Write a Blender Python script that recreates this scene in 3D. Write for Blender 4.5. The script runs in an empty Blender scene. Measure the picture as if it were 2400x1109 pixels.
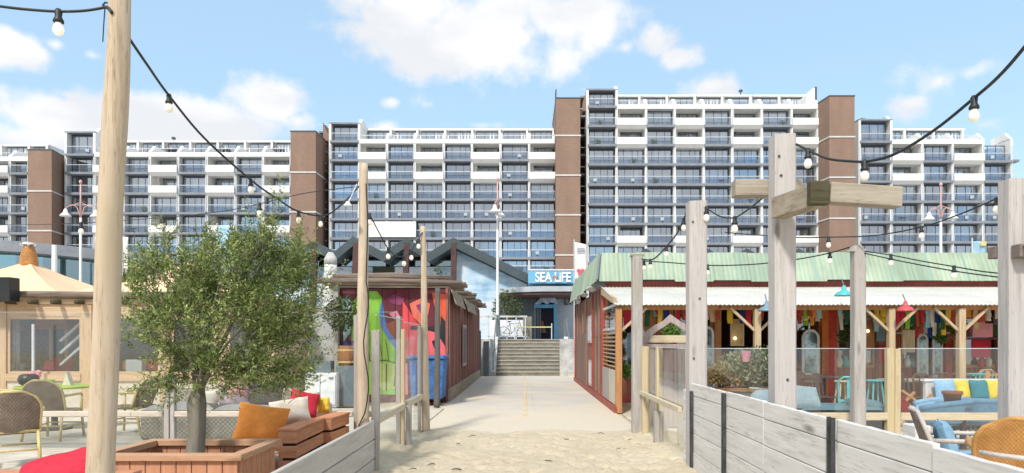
import bpy, bmesh, math, random
from mathutils import Vector, Matrix, Euler, noise as mnoise
R = math.radians
rnd = random.Random(7)
SC = bpy.context.scene
COL = SC.collection
# ------------------------------------------------------------------ camera
FPX, EYE, VX, HY = 1600.0, 1.5, 1230.0, 800.0
cd = bpy.data.cameras.new('camera'); cam = bpy.data.objects.new('camera', cd); COL.objects.link(cam)
cam.location = (0, 0, EYE); cam.rotation_euler = (R(90), 0, 0)
cd.sensor_width = 36; cd.lens = 36*FPX/2400.0
cd.shift_x = (1200-VX)/2400.0; cd.shift_y = (HY-554.5)/2400.0
cd.clip_start = .05; cd.clip_end = 3000
SC.camera = cam
# ------------------------------------------------------------------ light
SUN_EL, SUN_AZ = 47, 200      # azimuth measured clockwise from +Y (view direction)
def sundir():
    e, a = R(SUN_EL), R(SUN_AZ)
    return Vector((math.sin(a)*math.cos(e), math.cos(a)*math.cos(e), math.sin(e)))
sl = bpy.data.lights.new('sun', 'SUN'); so = bpy.data.objects.new('sun', sl); COL.objects.link(so)
sl.energy = 2.2; sl.angle = R(6); sl.color = (1, .95, .87)
so.rotation_euler = (-sundir()).to_track_quat('-Z', 'Y').to_euler(); so.location = (0, -20, 60)
SC.view_settings.view_transform = 'Standard'; SC.view_settings.look = 'None'
SC.view_settings.exposure = .80; SC.view_settings.gamma = 1
# ------------------------------------------------------------------ sky
W = bpy.data.worlds.new('World'); SC.world = W; W.use_nodes = True
nt = W.node_tree; nt.nodes.clear(); N = nt.nodes; L = nt.links
def wn(t, **k):
    n = N.new(t)
    for a, b in k.items(): setattr(n, a, b)
    return n
out = wn('ShaderNodeOutputWorld'); bg = wn('ShaderNodeBackground'); bg.inputs[1].default_value = .138
L.new(bg.outputs[0], out.inputs[0])
sky = wn('ShaderNodeTexSky', sky_type='NISHITA', sun_disc=False)
sky.sun_elevation = R(SUN_EL); sky.sun_rotation = R(SUN_AZ); sky.air_density = 1.0; sky.dust_density = .6; sky.ozone_density = 1.2
tc = wn('ShaderNodeTexCoord')
def wm(op, a, b=None, clamp=False):
    n = wn('ShaderNodeMath', operation=op, use_clamp=clamp)
    for i, x in enumerate((a, b)):
        if x is None: continue
        if isinstance(x, (int, float)): n.inputs[i].default_value = x
        else: L.new(x, n.inputs[i])
    return n.outputs[0]
nz = wn('ShaderNodeTexNoise'); nz.inputs['Scale'].default_value = 8.5; nz.inputs['Detail'].default_value = 9; nz.inputs['Roughness'].default_value = .58
L.new(tc.outputs['Generated'], nz.inputs['Vector'])
nb = wn('ShaderNodeTexNoise'); nb.inputs['Scale'].default_value = 2.2; nb.inputs['Detail'].default_value = 3
mp = wn('ShaderNodeMapping'); mp.inputs['Scale'].default_value = (1, 1, 2.6); L.new(tc.outputs['Generated'], mp.inputs[0]); L.new(mp.outputs[0], nb.inputs['Vector'])
BL = [(1130,60,300,115,1.3),(1000,10,230,90,1.2),(1300,40,190,90,1.2),(1170,135,200,50,1),(850,70,100,40,.75),(1390,35,60,50,.8),(940,95,80,60,.9),
 (1530,100,62,42,.95),(1590,135,70,30,.85),(1470,110,50,25,.6),(2200,190,100,60,.8),(2130,240,70,35,.8),(2270,170,70,35,.75),(2310,290,60,22,.6),
 (1685,222,95,48,1.15),(1800,240,100,24,.8),(640,240,90,65,1.1),(560,300,170,60,1),(380,280,170,65,1.2),(150,290,170,55,1.1),(60,330,130,60,1),(350,330,280,60,1.2),
 (700,290,70,40,.9),(20,110,90,42,1.1),(130,105,32,20,.75),(215,130,28,16,.65),(920,240,30,14,.7),(1000,245,55,26,.6),(900,300,80,18,.6),(1060,292,140,14,.6),(20,235,60,30,.5),(170,225,45,18,.5)]
field = None
for (bx, by, rx, ry, st) in BL:
    v = Vector(((bx-VX)/FPX, 1, (HY-by)/FPX)); ln = v.length; v.normalize()
    s = wn('ShaderNodeVectorMath', operation='SUBTRACT'); L.new(tc.outputs['Generated'], s.inputs[0]); s.inputs[1].default_value = v
    m = wn('ShaderNodeVectorMath', operation='MULTIPLY'); L.new(s.outputs[0], m.inputs[0])
    a = rx*1.15/FPX/ln; b = ry*1.15/FPX/ln; m.inputs[1].default_value = (1/a, 1/a, 1/b)
    d = wn('ShaderNodeVectorMath', operation='LENGTH'); L.new(m.outputs[0], d.inputs[0])
    f = wm('MULTIPLY', wm('SUBTRACT', 1.25, d.outputs['Value']), st)
    field = f if field is None else wm('MAXIMUM', field, f)
# the rest of the sky (behind the viewer and overhead) carries scattered cloud as well
sep = wn('ShaderNodeSeparateXYZ'); L.new(tc.outputs['Generated'], sep.inputs[0])
gate = wm('MULTIPLY', wm('SUBTRACT', .35, sep.outputs[1]), 2.2)
gate = wm('MINIMUM', gate, .6)
rest = wm('ADD', wm('MULTIPLY', wm('SUBTRACT', nb.outputs[0], .33), 5), wm('SUBTRACT', gate, .6))
rest = wm('ADD', rest, wm('MULTIPLY', wm('MINIMUM', wm('SUBTRACT', .35, sep.outputs[1]), 0), 12))
field = wm('MAXIMUM', field, rest)
val = wm('ADD', field, wm('MULTIPLY', wm('SUBTRACT', nz.outputs[0], .5), 3.0))
mr = wn('ShaderNodeMapRange', interpolation_type='SMOOTHSTEP'); L.new(val, mr.inputs['Value']); mr.inputs['From Min'].default_value = .32; mr.inputs['From Max'].default_value = .95
nc = wn('ShaderNodeTexNoise'); nc.inputs['Scale'].default_value = 5; nc.inputs['Detail'].default_value = 7; L.new(mp.outputs[0], nc.inputs['Vector'])
cr = wn('ShaderNodeValToRGB'); L.new(nc.outputs[0], cr.inputs[0])
cr.color_ramp.elements[0].position = .42; cr.color_ramp.elements[0].color = (.83, .855, .90, 1)
cr.color_ramp.elements[1].position = .56; cr.color_ramp.elements[1].color = (1, 1, 1, 1)
cs = wn('ShaderNodeVectorMath', operation='SCALE'); cs.inputs['Scale'].default_value = 4.35; L.new(cr.outputs[0], cs.inputs[0])
# thin high haze keeps the blue pale
hz = wn('ShaderNodeMixRGB'); hz.inputs[0].default_value = .62; L.new(sky.outputs[0], hz.inputs[1]); hz.inputs[2].default_value = (2.3, 3.4, 4.3, 1)
mx = wn('ShaderNodeMixRGB'); L.new(mr.outputs[0], mx.inputs[0]); L.new(hz.outputs[0], mx.inputs[1]); L.new(cs.outputs[0], mx.inputs[2])
L.new(mx.outputs[0], bg.inputs[0])
# ------------------------------------------------------------------ helpers
def P(px, py, d):            # measured picture position of something standing d metres away -> metres
    return Vector(((px-VX)*d/FPX, d, EYE+(HY-py)*d/FPX))
def X(px, d): return (px-VX)*d/FPX
def Z(py, d): return EYE+(HY-py)*d/FPX
def tag(o, label=None, cat=None, group=None, kind=None):
    if label: o['label'] = label
    if cat: o['category'] = cat
    if group: o['group'] = group
    if kind: o['kind'] = kind
    return o
def thing(name, loc, label, cat, group=None, rz=0):
    o = bpy.data.objects.new(name, None); COL.objects.link(o); o.location = loc; o.rotation_euler = (0, 0, rz)
    o.empty_display_size = .2
    return tag(o, label, cat, group)
def wloc(o):
    v = Vector((0, 0, 0))
    while o is not None: v += o.location; o = o.parent
    return v
class MB:
    def __init__(s): s.v = []; s.f = []; s.mi = []; s.cur = 0
    def add(s, vs, fs):
        n = len(s.v); s.v += [Vector(a) for a in vs]
        for f in fs: s.f.append([i+n for i in f]); s.mi.append(s.cur)
        return s
    def box(s, x0, x1, y0, y1, z0, z1):
        if x0 > x1: x0, x1 = x1, x0
        if y0 > y1: y0, y1 = y1, y0
        if z0 > z1: z0, z1 = z1, z0
        return s.add([(x0,y0,z0),(x1,y0,z0),(x1,y1,z0),(x0,y1,z0),(x0,y0,z1),(x1,y0,z1),(x1,y1,z1),(x0,y1,z1)],
                     [(0,3,2,1),(4,5,6,7),(0,1,5,4),(1,2,6,5),(2,3,7,6),(3,0,4,7)])
    def obox(s, c, size, rot=(0,0,0)):
        m = Euler(rot).to_matrix(); c = Vector(c); a, b, d = [q/2 for q in size]
        vs = [c + m@Vector(q) for q in [(-a,-b,-d),(a,-b,-d),(a,b,-d),(-a,b,-d),(-a,-b,d),(a,-b,d),(a,b,d),(-a,b,d)]]
        return s.add(vs, [(0,3,2,1),(4,5,6,7),(0,1,5,4),(1,2,6,5),(2,3,7,6),(3,0,4,7)])
    def beam(s, p0, p1, w, h, up=(0,0,1)):
        p0, p1 = Vector(p0), Vector(p1); d = (p1-p0).normalized(); up = Vector(up)
        if abs(d.dot(up)) > .97: up = Vector((0,1,0))
        r = d.cross(up).normalized(); u = r.cross(d).normalized()
        vs = []
        for p in (p0, p1):
            for a, b in ((-1,-1),(1,-1),(1,1),(-1,1)): vs.append(p + r*a*w/2 + u*b*h/2)
        return s.add(vs, [(0,3,2,1)[::-1],(4,5,6,7)[::-1],(0,1,5,4)[::-1],(1,2,6,5)[::-1],(2,3,7,6)[::-1],(3,0,4,7)[::-1]])
    def tube(s, pts, r, n=8, cap=True, jitter=0, seed=0):
        pts = [Vector(p) for p in pts]; k = len(pts)
        rs = list(r) if isinstance(r, (list, tuple)) else [r]*k
        d0 = (pts[1]-pts[0]).normalized(); a = Vector((0,0,1)) if abs(d0.z) < .9 else Vector((1,0,0))
        u = d0.cross(a).normalized(); vs = []
        for i, p in enumerate(pts):
            d = (pts[min(i+1,k-1)]-pts[max(i-1,0)]).normalized()
            u = (u - d*u.dot(d)).normalized(); w = d.cross(u)
            for j in range(n):
                t = 2*math.pi*j/n; rr = rs[i]
                if jitter: rr *= 1+jitter*mnoise.noise(Vector((math.cos(t)*1.3+seed, math.sin(t)*1.3, p.length*2.1)))
                vs.append(p + (u*math.cos(t)+w*math.sin(t))*rr)
        fs = [[i*n+j, i*n+(j+1)%n, (i+1)*n+(j+1)%n, (i+1)*n+j] for i in range(k-1) for j in range(n)]
        if cap: fs += [list(range(n))[::-1], [(k-1)*n+j for j in range(n)]]
        return s.add(vs, fs)
    def lathe(s, prof, c=(0,0,0), n=14, sq=1.0):
        c = Vector(c); vs = []
        for (r, z) in prof:
            for j in range(n): t = 2*math.pi*j/n; vs.append(c+Vector((r*math.cos(t), r*math.sin(t)*sq, z)))
        k = len(prof)
        fs = [[i*n+j, i*n+(j+1)%n, (i+1)*n+(j+1)%n, (i+1)*n+j] for i in range(k-1) for j in range(n)]
        fs += [list(range(n))[::-1], [(k-1)*n+j for j in range(n)]]
        return s.add(vs, fs)
    def prism(s, poly, axis, a0, a1):     # poly in the two other axes (x,y,z order), extruded along axis
        def mk(p, a):
            return {'x': (a, p[0], p[1]), 'y': (p[0], a, p[1]), 'z': (p[0], p[1], a)}[axis]
        n = len(poly); vs = [mk(p, a0) for p in poly]+[mk(p, a1) for p in poly]
        fs = [list(range(n)), [n+i for i in range(n)][::-1]] + [[i, i+n, (i+1)%n+n, (i+1)%n] for i in range(n)]
        return s.add(vs, fs)
    def grid(s, fn, nu, nv):
        vs = [fn(i/nu, j/nv) for i in range(nu+1) for j in range(nv+1)]
        fs = [[i*(nv+1)+j, (i+1)*(nv+1)+j, (i+1)*(nv+1)+j+1, i*(nv+1)+j+1] for i in range(nu) for j in range(nv)]
        return s.add(vs, fs)
    def ball(s, c, r, n=12, m=8, rot=None):
        c = Vector(c); r = (r, r, r) if isinstance(r, (int, float)) else r
        mt = Euler(rot).to_matrix() if rot else Matrix.Identity(3)
        vs = [];
        for i in range(1, m):
            a = math.pi*i/m
            for j in range(n): t = 2*math.pi*j/n; vs.append(c+mt@Vector((r[0]*math.sin(a)*math.cos(t), r[1]*math.sin(a)*math.sin(t), r[2]*math.cos(a))))
        vs += [c+mt@Vector((0,0,r[2])), c-mt@Vector((0,0,r[2]))]; t0 = (m-1)*n
        fs = [[i*n+j, (i+1)*n+j, (i+1)*n+(j+1)%n, i*n+(j+1)%n] for i in range(m-2) for j in range(n)]
        fs += [[t0, j, (j+1)%n] for j in range(n)] + [[(m-2)*n+j, t0+1, (m-2)*n+(j+1)%n] for j in range(n)]
        return s.add(vs, fs)
    def pillow(s, c, w, h, t, rot=(0,0,0), n=12, seed=0):   # soft cushion: w x h, thickness t, pinched corners
        m = Euler(rot).to_matrix(); c = Vector(c)
        for sd in (1, -1):
            def fn(a, b, sd=sd):
                x, y = a*2-1, b*2-1
                e = max(0, (1-x**4))*max(0, (1-y**4))
                px = x*(1-.09*(1-x*x)*0-.10*(y*y)*(abs(x)**3)*-0 - .07*(1-abs(y))*abs(x)); py = y*(1-.07*(1-abs(x))*abs(y))
                th = t/2*e**.45*(1+.18*mnoise.noise(Vector((x*2.2+seed, y*2.2, sd*2.))))
                return c + m@Vector((px*w/2, sd*th, py*h/2))
            if sd == 1: s.grid(fn, n, n)
            else:
                k = len(s.f); s.grid(fn, n, n)
                for i in range(k, len(s.f)): s.f[i].reverse()
        return s
    def build(s, name, mat, parent=None, smooth=False, bevel=0, offset=None):
        off = wloc(parent) if parent is not None else Vector((0,0,0))
        if parent is None:
            if offset is None:
                mn = [min(v[i] for v in s.v) for i in range(3)]; mxx = [max(v[i] for v in s.v) for i in range(2)]
                offset = ((mn[0]+mxx[0])/2, (mn[1]+mxx[1])/2, mn[2])
            off = Vector(offset)
        me = bpy.data.meshes.new(name); me.from_pydata([v-off for v in s.v], [], s.f)
        for m in (mat if isinstance(mat, (list, tuple)) else [mat]): me.materials.append(m)
        bm = bmesh.new(); bm.from_mesh(me)
        for f, mi in zip(bm.faces, s.mi): f.material_index = mi; f.smooth = smooth
        bmesh.ops.recalc_face_normals(bm, faces=bm.faces)
        if bevel: bmesh.ops.bevel(bm, geom=[e for e in bm.edges if len(e.link_faces) == 2 and e.calc_face_angle(0) > .5], offset=bevel, segments=1, affect='EDGES')
        bm.to_mesh(me); bm.free()
        o = bpy.data.objects.new(name, me); COL.objects.link(o)
        if parent is None: o.location = off
        else: o.parent = parent
        return o
def kids(o): return [c for c in COL.objects if c.parent == o]
_kids = {}
def copy_tree(o, loc, rz, label, parent=None):
    if o.name not in _kids: _kids[o.name] = kids(o)
    c = o.copy(); COL.objects.link(c)
    if parent is None: c.location = loc; c.rotation_euler = (0, 0, rz); c['label'] = label
    else: c.parent = parent
    for ch in _kids[o.name]: copy_tree(ch, None, 0, None, c)
    return c
# ------------------------------------------------------------------ materials
MATS = {}
def newmat(name):
    m = bpy.data.materials.new(name); m.use_nodes = True; nt = m.node_tree
    b = nt.nodes['Principled BSDF']; MATS[name] = m
    return m, nt, b
def vec(nt, scale=(1,1,1)):
    tc = nt.nodes.new('ShaderNodeTexCoord'); oi = nt.nodes.new('ShaderNodeObjectInfo')
    sc = nt.nodes.new('ShaderNodeMath'); sc.operation = 'MULTIPLY'; sc.inputs[1].default_value = 37; nt.links.new(oi.outputs['Random'], sc.inputs[0])
    ad = nt.nodes.new('ShaderNodeVectorMath'); ad.operation = 'ADD'; nt.links.new(tc.outputs['Object'], ad.inputs[0]); nt.links.new(sc.outputs[0], ad.inputs[1])
    mp = nt.nodes.new('ShaderNodeMapping'); mp.inputs['Scale'].default_value = scale; nt.links.new(ad.outputs[0], mp.inputs[0])
    return mp.outputs[0]
def noise(nt, v, scale, detail=5, rough=.55):
    n = nt.nodes.new('ShaderNodeTexNoise'); n.inputs['Scale'].default_value = scale; n.inputs['Detail'].default_value = detail; n.inputs['Roughness'].default_value = rough
    nt.links.new(v, n.inputs['Vector']); return n.outputs[0]
def ramp(nt, f, stops):
    r = nt.nodes.new('ShaderNodeValToRGB'); nt.links.new(f, r.inputs[0]); e = r.color_ramp.elements
    while len(e) < len(stops): e.new(.5)
    for el, (p, c) in zip(e, stops): el.position = p; el.color = (*c[:3], 1)
    return r.outputs[0]
def mixc(nt, f, a, b, mode='MIX'):
    m = nt.nodes.new('ShaderNodeMixRGB'); m.blend_type = mode
    for i, x in enumerate((f, a, b)):
        if isinstance(x, (int, float)): m.inputs[i].default_value = x
        elif isinstance(x, tuple): m.inputs[i].default_value = (*x[:3], 1)
        else: nt.links.new(x, m.inputs[i])
    return m.outputs[0]
def bump(nt, b, h, st=.3, dist=.01):
    n = nt.nodes.new('ShaderNodeBump'); n.inputs['Strength'].default_value = st; n.inputs['Distance'].default_value = dist
    nt.links.new(h, n.inputs['Height']); nt.links.new(n.outputs[0], b.inputs['Normal'])
def plain(name, c, rough=.6, var=.18, scale=3, metal=0, bumpst=.15, spec=.4):
    m, nt, b = newmat(name); v = vec(nt)
    n1 = noise(nt, v, scale, 6, .6); n2 = noise(nt, v, scale*7, 4, .6)
    f = mixc(nt, .4, n1, n2)
    lo = tuple(x*(1-var*1.6) for x in c); hi = tuple(min(1, x*(1+var)) for x in c)
    nt.links.new(ramp(nt, f, [(.33, lo), (.62, hi)]), b.inputs['Base Color'])
    b.inputs['Roughness'].default_value = rough; b.inputs['Metallic'].default_value = metal; b.inputs['Specular IOR Level'].default_value = spec
    if bumpst: bump(nt, b, n2, bumpst, .01)
    return m
def wood(name, c, dark, axis='z', rough=.8, grain=22, knots=True, stain=None):
    m, nt, b = newmat(name); s = {'x': (.07,1,1), 'y': (1,.07,1), 'z': (1,1,.07)}[axis]; s2 = {'x': (.25,1,1), 'y': (1,.25,1), 'z': (1,1,.25)}[axis]
    v = vec(nt, s); g = noise(nt, v, grain, 7, .65); g2 = noise(nt, v, grain*.22, 4, .5); v2 = vec(nt, s2)
    col = ramp(nt, g, [(.3, dark), (.46, tuple((a*2+d)/3 for a, d in zip(c, dark))), (.62, c), (.8, tuple(min(1, x*1.15) for x in c))])
    col = mixc(nt, ramp(nt, g2, [(.35, (0,0,0)), (.7, (.55,.55,.55))]), col, mixc(nt, .5, tuple(x for x in dark), c))
    if knots:
        k = nt.nodes.new('ShaderNodeTexVoronoi'); k.inputs['Scale'].default_value = 2.6; nt.links.new(v2, k.inputs['Vector'])
        col = mixc(nt, ramp(nt, k.outputs['Distance'], [(.03, (.85,.85,.85)), (.085, (0,0,0))]), col, tuple(x*.45 for x in dark))
    v3 = vec(nt, {'x': (.035,1,1), 'y': (1,.035,1), 'z': (1,1,.035)}[axis]); ck = noise(nt, v3, grain*.9, 3, .7)
    col = mixc(nt, ramp(nt, ck, [(.405, (0,0,0)), (.418, (.6,.6,.6)), (.431, (0,0,0)), (.578,(0,0,0)), (.586,(.45,.45,.45)), (.594,(0,0,0))]), col, tuple(x*.5 for x in dark))
    if stain:
        st = noise(nt, vec(nt), 1.7, 5, .6); col = mixc(nt, ramp(nt, st, [(.5, (0,0,0)), (.68, (.8,.8,.8))]), col, stain)
    nt.links.new(col, b.inputs['Base Color']); b.inputs['Roughness'].default_value = rough; b.inputs['Specular IOR Level'].default_value = .25
    bump(nt, b, g, .5, .006)
    return m
def glass(name, tint, refl, rough=.02, rcol=(1,1,1)):
    m = bpy.data.materials.new(name); m.use_nodes = True; nt = m.node_tree; nt.nodes.clear()
    o = nt.nodes.new('ShaderNodeOutputMaterial'); t = nt.nodes.new('ShaderNodeBsdfTransparent'); g = nt.nodes.new('ShaderNodeBsdfGlossy')
    t.inputs[0].default_value = (*tint, 1); g.inputs[0].default_value = (*rcol, 1); g.inputs['Roughness'].default_value = rough
    fr = nt.nodes.new('ShaderNodeFresnel'); fr.inputs[0].default_value = 1.5
    ad = nt.nodes.new('ShaderNodeMath'); ad.operation = 'MULTIPLY_ADD'; ad.use_clamp = True; nt.links.new(fr.outputs[0], ad.inputs[0]); ad.inputs[1].default_value = .45; ad.inputs[2].default_value = refl
    # slight waviness of real panes
    v = vec(nt); n = noise(nt, v, 1.3, 2, .5); bp = nt.nodes.new('ShaderNodeBump'); bp.inputs['Strength'].default_value = .08; bp.inputs['Distance'].default_value = .05
    nt.links.new(n, bp.inputs['Height']); nt.links.new(bp.outputs[0], g.inputs['Normal'])
    mx = nt.nodes.new('ShaderNodeMixShader'); nt.links.new(ad.outputs[0], mx.inputs[0]); nt.links.new(t.outputs[0], mx.inputs[1]); nt.links.new(g.outputs[0], mx.inputs[2]); nt.links.new(mx.outputs[0], o.inputs[0])
    return m
def emit(name, c, st, base=(1,1,1)):
    m, nt, b = newmat(name); b.inputs['Base Color'].default_value = (*base, 1); b.inputs['Emission Color'].default_value = (*c, 1); b.inputs['Emission Strength'].default_value = st; b.inputs['Roughness'].default_value = .15
    return m
def leafmat(name, c1, c2, c3):
    m, nt, b = newmat(name); g = nt.nodes.new('ShaderNodeNewGeometry')
    col = ramp(nt, g.outputs['Random Per Island'], [(0, c1), (.45, c2), (.85, c3), (1, tuple(x*1.25 for x in c3))])
    cl = noise(nt, vec(nt), 2.3, 3, .5)
    col = mixc(nt, ramp(nt, cl, [(.4, (0,0,0)), (.65, (.5,.5,.5))]), col, c1)
    nt.links.new(col, b.inputs['Base Color']); b.inputs['Roughness'].default_value = .5; b.inputs['Specular IOR Level'].default_value = .35
    tr = nt.nodes.new('ShaderNodeBsdfTranslucent'); nt.links.new(col, tr.inputs[0]); mx = nt.nodes.new('ShaderNodeMixShader'); mx.inputs[0].default_value = .3
    nt.links.new(b.outputs[0], mx.inputs[1]); nt.links.new(tr.outputs[0], mx.inputs[2]); nt.links.new(mx.outputs[0], nt.nodes['Material Output'].inputs[0])
    return m
M = {}
M['white'] = plain('white_paint', (.78,.78,.76), .5, .05, 1.5)
M['offwhite'] = plain('offwhite_panel', (.72,.70,.65), .6, .06, 1.2)
M['slab'] = plain('grey_blue_slab', (.22,.24,.27), .6, .12, 1)
M['interior'] = plain('dim_interior', (.20,.215,.23), .8, .2, .6)
M['render'] = plain('pale_render', (.55,.55,.54), .8, .1, .8)
M['frame'] = plain('dark_window_frame', (.075,.09,.11), .5, .1)
M['alu'] = plain('pale_metal', (.62,.66,.70), .35, .08, 4, .3)
M['curtain'] = plain('net_curtain', (.76,.78,.78), .9, .12, 3)
M['beigecurtain'] = plain('beige_curtain', (.50,.46,.44), .9, .15, 3)
M['pane'] = glass('apartment_glass', (.84,.87,.89), .50, .03, (.70,.77,.85))
M['bluepane'] = glass('blue_balustrade_glass', (.66,.75,.86), .10, .03, (.75,.80,.86))
M['clear'] = glass('clear_glass', (.93,.96,.95), .06)
M['clear2'] = glass('salt_dimmed_glass', (.93,.95,.95), .08, .06, (.95,.98,1))
M['cabinglass'] = glass('cabin_glass', (.86,.89,.90), .07, .02)
M['hutglass'] = glass('veranda_window_glass', (.80,.85,.88), .26, .03, (.8,.88,.95))
M['hazy'] = glass('reflective_hazy_glass', (.90,.93,.94), .09, .05, (.9,.95,1))  # pale haze comes from extra sky reflection set in the material
M['aquaglass'] = glass('tinted_pavilion_glass', (.34,.56,.62), .30, .03, (.75,.95,1))
M['black'] = plain('black_plastic', (.018,.02,.022), .4, .2)
M['cable'] = plain('cable_rubber', (.02,.024,.026), .5, .2)
M['bulb'] = emit('warm_bulb', (1,.80,.55), .16, (.78,.75,.68))
M['bulbclear'] = emit('dim_bulb', (1,.9,.75), .22, (.85,.85,.82))
# ------------------------------------------------------------------ setting materials
def sandmat():
    m, nt, b = newmat('beach_sand'); v = vec(nt)
    a = noise(nt, v, .9, 6, .6); c = noise(nt, v, 14, 6, .65); d = noise(nt, v, 160, 3, .7)
    col = ramp(nt, a, [(.3, (.64,.54,.38)), (.7, (.76,.65,.48))])
    col = mixc(nt, ramp(nt, c, [(.36, (.6,.6,.6)), (.50, (0,0,0))]), col, (.52,.41,.27))
    col = mixc(nt, ramp(nt, d, [(.45, (0,0,0)), (.8, (.5,.5,.5))]), col, (.84,.76,.62))
    k = nt.nodes.new('ShaderNodeTexVoronoi'); k.inputs['Scale'].default_value = 5; nt.links.new(v, k.inputs['Vector'])
    nt.links.new(col, b.inputs['Base Color']); b.inputs['Roughness'].default_value = .95; b.inputs['Specular IOR Level'].default_value = .1
    f = mixc(nt, .35, c, d); bump(nt, b, f, .9, .05); return m
M['sand'] = sandmat()
def pathmat():
    m, nt, b = newmat('sanded_concrete'); v = vec(nt)
    br = nt.nodes.new('ShaderNodeTexBrick'); nt.links.new(v, br.inputs['Vector']); br.inputs['Scale'].default_value = 1; br.inputs['Brick Width'].default_value = 2.0; br.inputs['Row Height'].default_value = 2.0
    br.offset = 0; br.inputs['Mortar Size'].default_value = .012; br.inputs['Color1'].default_value = (.50,.48,.445,1); br.inputs['Color2'].default_value = (.54,.515,.475,1); br.inputs['Mortar'].default_value = (.44,.41,.36,1)
    a = noise(nt, v, .8, 6, .62); c = noise(nt, v, 22, 5, .6)
    col = mixc(nt, ramp(nt, a, [(.40, (0,0,0)), (.62, (.95,.95,.95))]), br.outputs['Color'], (.64,.57,.45))
    tc = nt.nodes.new('ShaderNodeTexCoord'); sp = nt.nodes.new('ShaderNodeSeparateXYZ'); nt.links.new(tc.outputs['Object'], sp.inputs[0])
    mr = nt.nodes.new('ShaderNodeMapRange'); nt.links.new(sp.outputs[1], mr.inputs['Value']); mr.inputs['From Min'].default_value = 11; mr.inputs['From Max'].default_value = 18; mr.inputs['To Min'].default_value = .42; mr.inputs['To Max'].default_value = -.12
    ex = nt.nodes.new('ShaderNodeMath'); ex.operation = 'ABSOLUTE'; nt.links.new(sp.outputs[0], ex.inputs[0]); m2 = nt.nodes.new('ShaderNodeMapRange'); nt.links.new(ex.outputs[0], m2.inputs['Value']); m2.inputs['From Min'].default_value = 1.3; m2.inputs['From Max'].default_value = 1.9; m2.inputs['To Max'].default_value = .22
    sm = nt.nodes.new('ShaderNodeMath'); sm.operation = 'ADD'; nt.links.new(mr.outputs[0], sm.inputs[0]); nt.links.new(m2.outputs[0], sm.inputs[1]); s2 = nt.nodes.new('ShaderNodeMath'); s2.operation = 'ADD'; nt.links.new(sm.outputs[0], s2.inputs[0]); nt.links.new(noise(nt, v, 3.2, 7, .68), s2.inputs[1])
    col = mixc(nt, ramp(nt, s2.outputs[0], [(.56, (0,0,0)), (.68, (.92,.92,.92))]), col, (.62,.54,.42))
    col = mixc(nt, ramp(nt, c, [(.35, (.3,.3,.3)), (.6, (0,0,0))]), col, (.42,.37,.30))
    nt.links.new(col, b.inputs['Base Color']); b.inputs['Roughness'].default_value = .9; bump(nt, b, c, .3, .01); return m
M['path'] = pathmat()
def plankmat(name, c1, c2, width, axis=0, gap=(.1,.08,.06), rough=.75):
    m, nt, b = newmat(name); tc = nt.nodes.new('ShaderNodeTexCoord'); sp = nt.nodes.new('ShaderNodeSeparateXYZ'); nt.links.new(tc.outputs['Object'], sp.inputs[0])
    def mth(op, a, bb):
        n = nt.nodes.new('ShaderNodeMath'); n.operation = op
        for i, x in enumerate((a, bb)):
            if isinstance(x, (int, float)): n.inputs[i].default_value = x
            else: nt.links.new(x, n.inputs[i])
        return n.outputs[0]
    q = mth('DIVIDE', sp.outputs[axis], width); fl = mth('FLOOR', q, 0); fr = mth('SUBTRACT', q, fl)
    wn_ = nt.nodes.new('ShaderNodeTexWhiteNoise'); wn_.noise_dimensions = '1D'; nt.links.new(fl, wn_.inputs['W'])
    sc = [1,1,1]; 
    g = noise(nt, vec(nt, tuple((1 if i == axis else .02) for i in range(3))), 16, 6, .6); fd = noise(nt, vec(nt, (1,1,.5)), 1.1, 6, .65)
    col = mixc(nt, wn_.outputs['Value'], c1, c2); col = mixc(nt, ramp(nt, g, [(.35, (.5,.5,.5)), (.6, (0,0,0))]), col, tuple(x*.6 for x in c1))
    col = mixc(nt, ramp(nt, fd, [(.45, (0,0,0)), (.68, (.55,.55,.55))]), col, tuple(min(1, x*1.25+.06) for x in c2))
    e = mth('ABSOLUTE', mth('SUBTRACT', fr, .5), 0); edge = ramp(nt, e, [(.455, (0,0,0)), (.475, (1,1,1))])
    col = mixc(nt, edge, col, gap); nt.links.new(col, b.inputs['Base Color']); b.inputs['Roughness'].default_value = rough; b.inputs['Specular IOR Level'].default_value = .25
    bump(nt, b, edge, -.6, .01); return m
M['deck'] = plankmat('terrace_boards', (.55,.49,.40), (.63,.56,.46), .14, 1, (.30,.26,.22))
M['plaza'] = plain('boulevard_paving', (.42,.40,.38), .85, .12, 2)
def brickmat():
    m, nt, b = newmat('brown_brick'); v = vec(nt)
    br = nt.nodes.new('ShaderNodeTexBrick'); mp = nt.nodes.new('ShaderNodeMapping'); mp.inputs['Rotation'].default_value = (R(90), 0, 0); nt.links.new(v, mp.inputs[0]); nt.links.new(mp.outputs[0], br.inputs['Vector'])
    br.inputs['Scale'].default_value = 1; br.inputs['Brick Width'].default_value = .44; br.inputs['Row Height'].default_value = .15; br.inputs['Mortar Size'].default_value = .012
    br.inputs['Color1'].default_value = (.265,.175,.13,1); br.inputs['Color2'].default_value = (.30,.195,.145,1); br.inputs['Mortar'].default_value = (.26,.19,.15,1)
    a = noise(nt, vec(nt, (1,1,.35)), .5, 7, .65); col = mixc(nt, ramp(nt, a, [(.35, (.7,.7,.7)), (.65, (0,0,0))]), br.outputs['Color'], (.215,.145,.115))
    nt.links.new(col, b.inputs['Base Color']); b.inputs['Roughness'].default_value = .85; b.inputs['Specular IOR Level'].default_value = .2; return m
M['brick'] = brickmat()
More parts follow.
